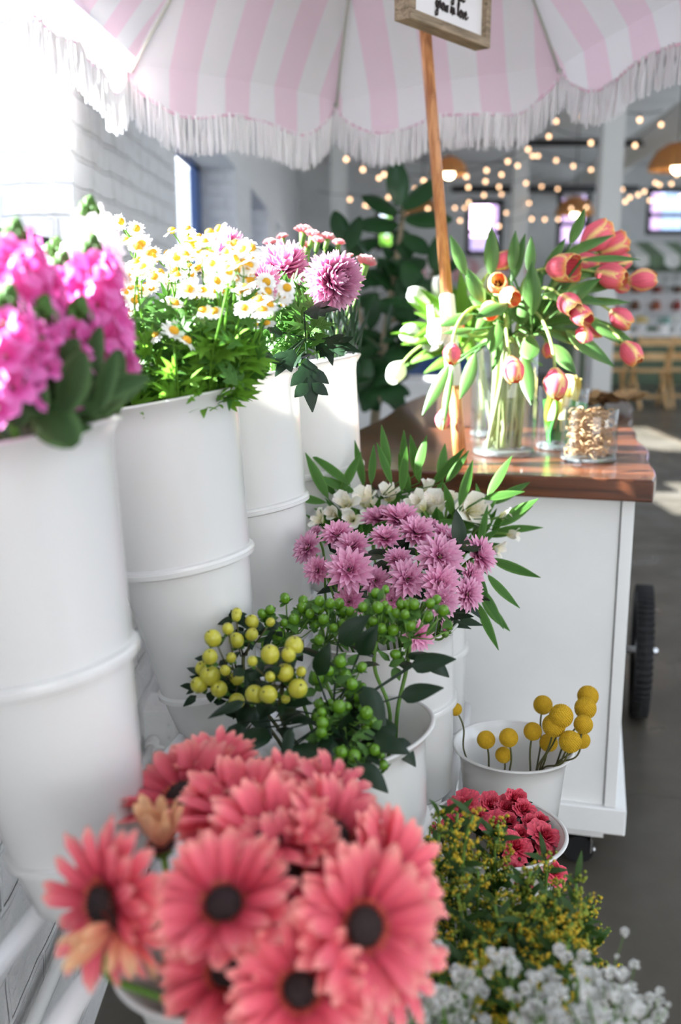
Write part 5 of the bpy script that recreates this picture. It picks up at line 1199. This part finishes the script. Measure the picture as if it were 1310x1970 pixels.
SLF = [((150, 745), (1, .55, .1), .12, .03, -.7), ((70, 720), (.6, -.5, .5), .11, .045, -.4), ((30, 690), (.2, .3, .8), .12, .04, -.5), ((100, 700), (.3, .6, .5), .12, .04, -.4), ((160, 780), (.2, .9, .2), .13, .025, -.3), ((40, 770), (.5, .2, .6), .09, .045, -.4), ((190, 790), (.2, .8, .0), .10, .02, -.2), ((10, 760), (.1, .8, .5), .13, .04, -.4), ((120, 790), (.3, .7, .4), .1, .04, -.4), ((80, 800), (-.2, .6, .5), .1, .04, -.3), ((30, 820), (.1, .9, .3), .1, .04, -.2), ((200, 760), (.3, .9, .3), .09, .03, -.3), ((60, 780), (-.3, .9, .3), .1, .04, -.2)]
t, b0 = flower('stock_flower', 'flowerless leafy stock shoot with broad grey green leaves at the rim', 'flower', stem_curve(atc(90, 790, .82), NV(0, 1, 0), 'stock'), .004, STEM, 'stock flowers'); hub = atc(90, 800, .82)
for (u, v), d, L, W_, bd in SLF:
    a = atc(u, max(v, 775), .82 + ru(-.03, .06)); q = MB(); q.blade(frame_y(NV(*d), NV(0, .4, .9), a - b0), L * .52, W_ * .8, p_oval, 0, bd, -.2, 4, 9); q.tube([hub - b0, a - b0], .0018, 5); mk('leaf', q, LEAFS, t)

# ------------------------------------------------------------------ goldenrod
def solidago(tip, key, zc, lab, gp, yel):
    path = stem_curve(tip, NV(ru(-.3, .5), 1, .2), key, .08, .85, n=10); t, b0 = flower('goldenrod', lab, 'flower', path, .0018, STEM, gp)
    fo, g, yb = MB(), MB(), MB(); ax = (path[-1] - path[-3]).normalized(); Lp = ru(.10, .14)
    acc = 0
    for b in range(15):
        f = b / 14; c = tip - ax * Lp * f; a = b * 2.4; out = V((cos(a), sin(a), .55)).normalized(); L = .010 + .036 * f * ru(.7, 1.2)
        pts = [c, c + out * L * .55, c + out * L + V((0, 0, .004))]; fo.tube([x - b0 for x in pts], .0007, 3, caps=False)
        for k in range(int(9 + 17 * f)):
            h = rnd(); x = pts[0].lerp(pts[2], .25 + .75 * h) + V((ru(-1, 1), ru(-1, 1), ru(-.3, 1.2))) * .0045
            (yb if rnd() < yel else g).octa(x - b0, ru(.0015, .0027), sz=1.2)
    for k in range(9):
        c = path[-1 - int(rnd() * 9)]; fo.blade(frame_y(V((ru(-1, 1), ru(-1, 1), ru(.1, 1))), V((0, -.5, .7)), c - b0), ru(.025, .042), .008, p_lance, 0, ru(-.9, -.2), -.1, 2, 5)
    mk('foliage', fo, LEAFG, t); 
    if len(g.v) > 48: mk('buds', g, SOLG, t)
    if len(yb.v) > 48: mk('florets', yb, SOLY, t)
LEAFG = petal('leaf_goldenrod', [(0, srgb(44, 70, 22)), (1, srgb(50, 82, 26))], streak=.1, trans=.25)
GS = [((845, 1570), .35, 'goldenrod plume at the upper left, beside the hypericum bucket'), ((880, 1565), .4, 'goldenrod plume reaching highest on the left'), ((910, 1568), .6, 'goldenrod plume with yellow tip before the roses'), ((958, 1585), .45, 'thin goldenrod plume standing up in front of the roses'), ((1108, 1700), .2, 'goldenrod tip leaning out over the floor, upper right'), ((1140, 1740), .35, 'goldenrod plume leaning furthest right over the floor'), ((1145, 1820), .7, 'yellow goldenrod plume at the lower right edge'), ((1050, 1655), .25, 'green goldenrod plume in front of the lowest rose')]
for (u, v), yl, lab in GS: solidago(atc(u, v, 1.16 + ru(-.03, .08)), 'sol', 1.2, lab, 'goldenrod plumes', yl)
for i in range(46):
    u = ru(815, 1140); lo = 1590 if u < 960 else 1640 + (u - 960) * .55
    v = ru(lo, 1890); zc = 1.26 - (v - 1590) / 300 * .26 + ru(-.04, .03); solidago(atc(u, v, zc), 'sol', zc, 'green and yellow goldenrod plume inside the dense clump', 'goldenrod plumes', .14 + .6 * max(0, (v - 1680) / 200))

# ------------------------------------------------------------------ baby breath
def puff():
    q = MB()
    for i in range(26):
        d = V((random.gauss(0, 1), random.gauss(0, 1), random.gauss(0, 1) + .5)).normalized(); q.blade(frame_y(d, V((0, 0, 1)) + d.orthogonal() * .3, (0, 0, 0)), .0052, .0042, p_round, 0, ru(-.6, .6), .3, 2, 2)
    return q
PF = [puff() for _ in range(4)]
def add(q, src, off, s=1.):
    b = len(q.v); q.v += [(x * s + off.x, y * s + off.y, z * s + off.z) for x, y, z in src.v]; q.uv += src.uv; q.f += [tuple(i + b for i in f) for f in src.f]; q.m += src.m
def gyps(tip, n, spread, lab):
    path = stem_curve(tip, NV(ru(-.3, .3), 1, 0), 'gyp', .06, .85, n=8); t, b0 = flower('baby_breath', lab, 'flower', path, .0011, STEM, 'baby breath sprays')
    w, bl = MB(), MB(); node = path[-3]
    for i in range(n):
        c = tip + V((random.gauss(0, 1) * spread, random.gauss(0, 1) * spread, random.gauss(0, 1) * spread * .7)); m = node.lerp(c, .5) + V((0, 0, -.006))
        w.tube([node - b0, m - b0, c - b0], .00045, 3, caps=False); add(bl, random.choice(PF), c - b0, ru(.85, 1.4) if i % 4 else .5)
    mk('twigs', w, STEM, t); mk('blossoms', bl, GYP, t)
GP = [((985, 1850), 'small baby breath spray highest, poking through the goldenrod'), ((1110, 1865), 'baby breath spray between goldenrod and floor'), ((1165, 1900), 'baby breath spray over the floor, right of the goldenrod'), ((1215, 1930), 'baby breath spray further right over the floor'), ((1265, 1955), 'last thin baby breath spray at the lower right corner'), ((850, 1890), 'baby breath spray beside the coral gerberas'), ((890, 1900), 'baby breath spray second from the gerberas'), ((800, 1940), 'baby breath spray at the bottom, touching the gerberas'), ((1040, 1900), 'baby breath spray in the middle, below the goldenrod')]
for (u, v), lab in GP: gyps(atc(u, v, .93 + ru(-.03, .05)), 12 if v < 1880 else 16, .016, lab)
for i in range(20): gyps(atc(ru(790, 1190), ru(1925, 1995), .90 + ru(-.05, .05)), 16, .018, 'baby breath spray in the white mass along the bottom edge')
# ------------------------------------------------------------------ rubber plant behind the cart
rp0 = V((atc(722, 800, 4.05).x, 4.0, 0))
t = thing('rubber_plant', 'tall rubber plant with large dark leaves standing behind the cart', 'plant', rp0)
q = MB(); q.lathe([(0, 0), (.15, 0), (.17, .04), (.2, .32), (.205, .34), (.185, .34), (.18, .28), (0, .28)], 32); mk('pot', q, WHITE, t, edge=.6)
trk = [(720, 830), (728, 720), (745, 620), (760, 520), (772, 440), (776, 390)]
tp = [V((0, 0, .27))] + [atc(u, v, 4.05) - rp0 for u, v in trk]
q = MB(); q.tube(tp, [.024, .02, .018, .016, .014, .011, .007], 8); q.tube([tp[2], atc(690, 600, 4.1) - rp0, atc(665, 470, 4.1) - rp0], [.013, .010, .006], 8); q.tube([tp[3], atc(800, 600, 4.0) - rp0, atc(835, 520, 4.0) - rp0], [.012, .009, .006], 8); mk('trunk', q, BARK, t)
RLF = [((770, 395), (-.1, 1, .2), .20), ((775, 400), (.75, .55, .2), .20), ((765, 410), (-.9, .4, .2), .18), ((780, 420), (.9, -.05, .2), .2), ((765, 430), (-.9, -.1, .3), .19), ((770, 440), (.2, -.9, .5), .17), ((780, 450), (.5, -.6, .5), .16), ((665, 470), (-.3, .9, .1), .15), ((668, 480), (.3, .8, .2), .14), ((665, 490), (.9, .4, .2), .16), ((660, 490), (-.8, .3, .2), .12), ((835, 520), (.2, .9, .2), .15), ((830, 525), (.7, .2, .4), .14)]
for i in range(56):
    v = ru(470, 760); cx = 745 + (v < 600) * 10 - (v > 680) * 20; sp = 80 if v < 680 else 45
    RLF.append(((cx + ru(-sp, sp) * .8, v), (ru(-1, 1), ru(-1, .5), ru(-.2, .9)), ru(.13, .19)))
RLF += [((712, 720), (-.2, -1, .3), .15), ((745, 735), (.5, -1, .3), .15), ((735, 735), (.9, -.4, .2), .14), ((720, 745), (-.4, -.9, .5), .12)]
base = MB(); base.blade(M4.Identity(4), 1, .56, p_oval, .15, -.45, -.25, 4, 8); base.tube([(0, -.18, -.02), (0, 0, 0)], .014, 4); lm = base.data('leaf', [LEAFF])
for (u, v), d, L in RLF:
    put('leaf', lm, t, frame_y(NV(*d), NV(ru(-.3, .3), .5, .8), atc(u, v, 4.05 + ru(-.15, .15)) - rp0) @ M4.Scale(L * ru(.9, 1.05), 4))

# ------------------------------------------------------------------ string lights
qb = MB(); qb.ball((0, 0, -.03), .017, 12, 8, sq=(1, 1, 1.1)); BULBM = qb.data('bulb', [BULB]); 
qc = MB(); qc.tube([(0, 0, -.012), (0, 0, .012)], .008, 8); SOCK = qc.data('socket', [BLACKM])
ST = [('lowest string of warm bulbs from the left wall to the nearer column', 8.6, [(666, 299), (698, 319), (739, 329), (815, 341), (897, 333), (936, 321), (977, 304), (1016, 281), (1056, 256), (1070, 227)]),
      ('string of warm bulbs dipping behind the wooden pole', 9.4, [(729, 336), (777, 337), (799, 357), (844, 372), (901, 354), (934, 343), (965, 330), (996, 313), (1025, 294), (1035, 294), (1070, 303), (1103, 314), (1137, 321)]),
      ('faint string of warm bulbs over the rubber plant', 10.4, [(673, 378), (747, 374), (823, 396), (902, 384), (931, 370), (960, 354), (1012, 347)]),
      ('lowest far string of warm bulbs across the end windows', 12.0, [(702, 390), (708, 391), (787, 412), (875, 395), (894, 395), (965, 369), (974, 405), (1018, 386), (1042, 354), (1073, 359)]),
      ('string of warm bulbs sagging beside the far column', 11.2, [(885, 419), (960, 430), (1023, 416), (1048, 417), (1074, 417), (1099, 396), (1128, 394)]),
      ('string of warm bulbs right of the nearer column', 10.2, [(1184, 383), (1203, 382), (1212, 374), (1228, 369), (1240, 363), (1261, 346), (1269, 350), (1292, 348), (1302, 331)]),
      ('short upper string of warm bulbs near the white duct', 9.0, [(1137, 268), (1222, 273), (1272, 233)]),
      ('string of warm bulbs above the right window', 10.8, [(1197, 359), (1250, 380), (1268, 384), (1310, 372)]),
      ('single strand of warm bulbs under the right fringe', 8.4, [(1231, 223), (1180, 214), (1120, 216)])]
for lab, Y, pts in ST:
    ps = [aty(u, v, Y + .15 * i * ((-1) ** 0)) for i, (u, v) in enumerate(pts)]; t = thing('string_light', lab, 'string lights', ps[0], 'warm string lights'); b0 = ps[0]
    q = MB(); path = []
    ext = [ps[0] + (ps[0] - ps[1]) * .8 + V((0, 0, .05))] + ps + [ps[-1] + (ps[-1] - ps[-2]) * .8 + V((0, 0, .05))]
    for a, c in zip(ext, ext[1:]):
        for k in range(4): f = k / 4; path.append(a.lerp(c, f) + V((0, 0, .02 - .05 * 4 * f * (1 - f) * min(1, (c - a).length))) - b0)
    q.tube(path, .004, 4); mk('cable', q, BLACKM, t)
    for p in ps:
        s = put('socket', SOCK, t, M4.Translation(p - b0)); put('bulb', BULBM, t, M4.Translation(p - b0))
# pendant lamps
def pendant(u, v, Y, r, lab, bulb=True):
    p = aty(u, v, Y); t = thing('pendant_lamp', lab, 'lamp', p, 'wicker pendant lamps'); q = MB()
    q.lathe([(.03, r * .62), (r * .35, r * .58), (r * .75, r * .32), (r * .98, -r * .1), (r, -r * .3), (r * .985, -r * .3), (r * .965, -r * .1), (r * .73, r * .3), (r * .33, r * .56)], 28); mk('shade', q, WICKER, t)
    q = MB(); q.tube([(0, 0, r * .6), (0, 0, CEILZ - p.z)], .006, 6); mk('cord', q, BLACKM, t)
    q = MB(); q.ball((0, 0, -r * .22), .055, 12, 8); mk('bulb', q, LAMPB, t)
pendant(864, 325, 10, .18, 'round wicker pendant lamp behind the wooden pole')
pendant(813, 405, 14, .26, 'wicker pendant lamp half behind the rubber plant leaves')
pendant(1106, 402, 14, .26, 'wicker pendant lamp in front of the mauve window')
pendant(1304, 310, 9.5, .26, 'large wicker pendant lamp cut by the right photo edge')

# ------------------------------------------------------------------ sage green shop stall at the far right
sp = aty(1275, 700, 14.6); sx = sp.x
st = thing('market_stall', 'sage green market stall with scalloped striped awning and pale sign', 'stall', (sx, 15.2, 0))
q = MB(); q.box((0, .5, 1.05), (2.6, .08, 2.1)); mk('back_wall', q, SAGE, st, smooth=False)
AWN, nt, out = new_mat('stall_awning'); bb = pri(nt, None, .8); uv = nt.nodes.new('ShaderNodeUVMap'); s = nt.nodes.new('ShaderNodeSeparateXYZ'); nt.links.new(uv.outputs[0], s.inputs[0])
m_ = nt.nodes.new('ShaderNodeMath'); m_.operation = 'FRACT'; mm = nt.nodes.new('ShaderNodeMath'); mm.operation = 'MULTIPLY'; mm.inputs[1].default_value = 6; nt.links.new(s.outputs[0], mm.inputs[0]); nt.links.new(mm.outputs[0], m_.inputs[0])
r_ = ramp(nt, [(0, srgb(206, 206, 200)), (.49, srgb(206, 206, 200)), (.51, srgb(96, 116, 88))]); nt.links.new(m_.outputs[0], r_.inputs[0]); nt.links.new(r_.outputs[0], bb.inputs[0]); nt.links.new(bb.outputs[0], out.inputs[0])
q = MB(); pts = []; uvs = []
for j, (y, z) in enumerate(((.45, 2.15), (-.35, 1.92), (-.40, 1.80))):
    for i in range(97):
        f = i / 96; sc_ = .06 * abs(sin(f * 12 * pi)) if j == 2 else 0; pts.append(((f - .5) * 2.7, y, z - sc_)); uvs.append((f, j / 2))
q.grid(pts, 96, 2, uvs=uvs); q.grid([(a, b + .008, c + .006) for a, b, c in pts], 96, 2, uvs=uvs); mk('awning', q, AWN, st, smooth=False)
q = MB(); q.box((0, -.02, 1.60), (2.5, .06, .20)); sb = mk('sign_board', q, simple('sign_grey', srgb(200, 200, 196), .6), st, smooth=False)
q = MB()
for i in range(13):
    if i in (4, 9): continue
    q.box((-1.0 + i * .16, -.056, 1.6), (.03, .012, .11)); q.box((-.96 + i * .16, -.056, 1.6 + .045 * ((i % 3) - 1)), (.07, .012, .025))
mk('lettering', q, simple('sign_letter_grey', srgb(150, 150, 150), .6), sb, smooth=False)
for xx in (-1.22, 1.22):
    q = MB(); q.box((xx, -.02, .95), (.12, .1, 1.9)); mk('post', q, SAGE, st, smooth=False)
for zz in (1.12, 1.38):
    q = MB(); q.box((0, .34, zz), (1.5, .24, .03)); mk('shelf', q, WHITE2, st, smooth=False)
q = MB(); q.box((0, .45, 1.2), (1.5, .02, .6)); mk('shelf_back', q, WHITE2, st, smooth=False)
pk = [('red boxed goods on the stall shelf', srgb(150, 60, 50)), ('brown jar on the stall shelf', srgb(110, 70, 44)), ('rust coloured tin on the stall shelf', srgb(164, 90, 60))]
for i in range(8):
    lab, c = pk[i % 3]; zz = 1.14 + .26 * (i // 4) ; b0 = V((sx - .5 + .32 * (i % 4), 15.54, zz)); tq = MB(); tq.lathe([(0, 0), (.07, 0), (.072, .02), (.07, .10), (.045, .13), (.045, .15), (0, .15)], 14)
    tag(mk('stall_jar', tq, simple('stall_jar_%d' % (i % 3), c, .5) if 'stall_jar_%d' % (i % 3) not in MATS else MATS['stall_jar_%d' % (i % 3)], None, M4.Translation(b0), edge=.6), '%s, %s in the %s row' % (lab, ['first', 'second', 'third', 'fourth'][i % 4], ['lower', 'upper'][i // 4]), 'jar', 'goods on the stall shelf')
# long white table with produce, folding chairs before it
ct = aty(1262, 640, 13.2); tz_ = ct.z
tb = thing('display_table', 'long white table in front of the green stall', 'table', (ct.x + .3, 13.4, 0))
q = MB(); q.box((0, 0, tz_ - .02), (2.6, .7, .05)); mk('tabletop', q, WHITE, tb, smooth=False)
for sx_ in (-1.2, 1.2):
    for sy_ in (-.3, .3): q = MB(); q.box((sx_, sy_, (tz_ - .045) / 2), (.05, .05, tz_ - .045)); mk('leg', q, WHITE2, tb, smooth=False)
pcs = [('orange', (214, 140, 60)), ('green', (110, 140, 90)), ('pink', (214, 130, 130)), ('pale yellow', (220, 196, 120)), ('teal', (120, 160, 150)), ('white', (226, 226, 220)), ('red', (176, 80, 70))]
ords = ['first', 'second', 'third', 'fourth', 'fifth', 'sixth', 'seventh']
for i, (nm, c) in enumerate(pcs):
    b0 = V((ct.x - .85 + .24 * i, 13.4 + ru(-.15, .15), tz_ + .006)); tq = MB(); tq.lathe([(0, 0), (.06, 0), (.085, .09), (.09, .10), (.08, .10), (.06, .02), (0, .02)], 14)
    t = thing('flower_pot', '%s potted posy, %s from the left on the long white table' % (nm, ords[i]), 'pot', b0, 'posies on the white table'); mk('pot', tq, WHITE2, t, edge=.6)
    fq = MB()
    for k in range(16): d = V((ru(-1, 1), ru(-1, 1), ru(.1, 1))).normalized(); fq.ball(V((0, 0, .12)) + d * .07, .028, 6, 5)
    mk('blossoms', fq, simple('posy_' + nm.replace(' ', '_'), srgb(*c), .7), t)
def chair(x, y, rz, lab):
    t = thing('folding_chair', lab, 'chair', (x, y, 0), 'pale wooden folding chairs', rot=(0, 0, rz))
    def bar(nm, a, c, s=.035): q = MB(); q.tube([a, c], s * .6, 4); return mk(nm, q, CHAIRW, t, smooth=False)
    for s in (-.2, .2):
        bar('leg', V((s, -.22, 0)), V((s, .16, .86))); bar('leg', V((s * .86, .22, 0)), V((s * .86, -.12, .46)))
    for z_ in (.62, .80): q = MB(); q.box((0, .16 - (.86 - z_) * .44, z_), (.42, .02, .09), ID); mk('back_slat', q, CHAIRW, t, smooth=False)
    q = MB(); q.box((0, -.02, .45), (.40, .36, .022)); mk('seat', q, CHAIRW, t, smooth=False)
    bar('crossbar', V((-.2, -.2, .12)), V((.2, -.2, .12)), .025); bar('crossbar', V((-.17, .17, .14)), V((.17, .17, .14)), .025)
cl_ = ['folding chair at the left end, beside the nearer column', 'folding chair second along, under the drooping tulips', 'folding chair at the right end, cut by the photo edge']
for i, (u, rz) in enumerate(((1172, 3.1), (1246, 3.2), (1320, 3.05))):
    p = aty(u, 700, 12.4); chair(p.x, 12.4 - .1 * (i % 2), rz, 'pale wooden ' + cl_[i])
# low white bench, blue draped table and pink awning beyond the plant
p = aty(792, 745, 7.0); bn = thing('storage_bench', 'white panelled bench behind the rubber plant', 'bench', (p.x - .1, 7.0, 0))
q = MB(); q.box((0, 0, .37), (.9, .5, .70)); mk('body', q, WHITE2, bn, smooth=False); q = MB(); q.box((0, 0, .74), (.94, .54, .04)); mk('bench_lid', q, WHITE2, bn, smooth=False)
p = aty(845, 690, 8.5); tb2 = thing('round_table', 'round table under a dark blue cloth, half behind the pole', 'table', (p.x, 8.5, 0))
q = MB(); pr = []
for j in range(3):
    for i in range(64): a = i / 64 * 2 * pi; r = (.05, .34, .37)[j] * (1 + .05 * sin(i * 1.2) * (j == 2)); pr.append((r * cos(a), r * sin(a), (.88, .88, .10)[j]))
q.grid(pr, 64, 2, close=True); mk('tablecloth', q, NAVY, tb2); q = MB(); q.tube([(0, 0, 0), (0, 0, .86)], .04, 10); mk('pedestal', q, BLACKM, tb2)
p = aty(905, 512, 16.6); ps_ = thing('pink_stall', 'far market stall with pink striped awning by the end wall', 'stall', (p.x, 17.0, 0))
PAWN, nt, out = new_mat('pink_awning'); bb = pri(nt, None, .8); uv = nt.nodes.new('ShaderNodeUVMap'); s = nt.nodes.new('ShaderNodeSeparateXYZ'); nt.links.new(uv.outputs[0], s.inputs[0]); m_ = nt.nodes.new('ShaderNodeMath'); m_.operation = 'FRACT'; mm = nt.nodes.new('ShaderNodeMath'); mm.operation = 'MULTIPLY'; mm.inputs[1].default_value = 7; nt.links.new(s.outputs[0], mm.inputs[0]); nt.links.new(mm.outputs[0], m_.inputs[0])
r_ = ramp(nt, [(0, srgb(238, 226, 226)), (.49, srgb(238, 226, 226)), (.51, srgb(226, 178, 184))]); nt.links.new(m_.outputs[0], r_.inputs[0]); nt.links.new(r_.outputs[0], bb.inputs[0]); nt.links.new(bb.outputs[0], out.inputs[0])
q = MB(); pts = []; uvs = []
for j, (y, z) in enumerate(((.5, 2.0), (-.3, 1.88), (-.32, 1.62))):
    for i in range(49): f = i / 48; pts.append(((f - .5) * 2.0, y, z - (.04 * abs(sin(f * 7 * pi)) if j == 2 else 0))); uvs.append((f, j / 2))
q.grid(pts, 48, 2, uvs=uvs); mk('awning', q, PAWN, ps_, smooth=False)
for xx in (-.95, .95): q = MB(); q.box((xx, -.25, .95), (.06, .06, 1.9)); mk('post', q, WHITE2, ps_, smooth=False)
q = MB(); q.box((0, 0, .45), (1.9, .5, .9)); mk('counter', q, WHITE2, ps_, smooth=False)

# ------------------------------------------------------------------ light
w = bpy.data.worlds.new('daylight'); SC.world = w; w.use_nodes = True; nt = w.node_tree; bg = nt.nodes['Background']
bg.inputs[0].default_value = (.95, .97, 1.0, 1); bg.inputs[1].default_value = 3.6
def sun(d, s, col):
    l = bpy.data.lights.new('sun', 'SUN'); l.energy = s; l.angle = radians(.6); l.color = col
    o = bpy.data.objects.new('sun', l); COL.objects.link(o); o.rotation_euler = V(d).to_track_quat('-Z', 'Y').to_euler()
sun((.88, .0, -.455), 80, (1, .95, .86))
vs = SC.view_settings; vs.view_transform = 'Standard'; vs.look = 'None'; vs.gamma = 1; vs.use_curve_mapping = False; vs.exposure = 0.74
SC.cycles.use_denoising = True
SC.cycles.max_bounces = 10; SC.cycles.diffuse_bounces = 5; SC.cycles.transparent_max_bounces = 14; SC.cycles.transmission_bounces = 8
SC.cycles.caustics_reflective = False; SC.cycles.caustics_refractive = False; SC.cycles.sample_clamp_indirect = 8
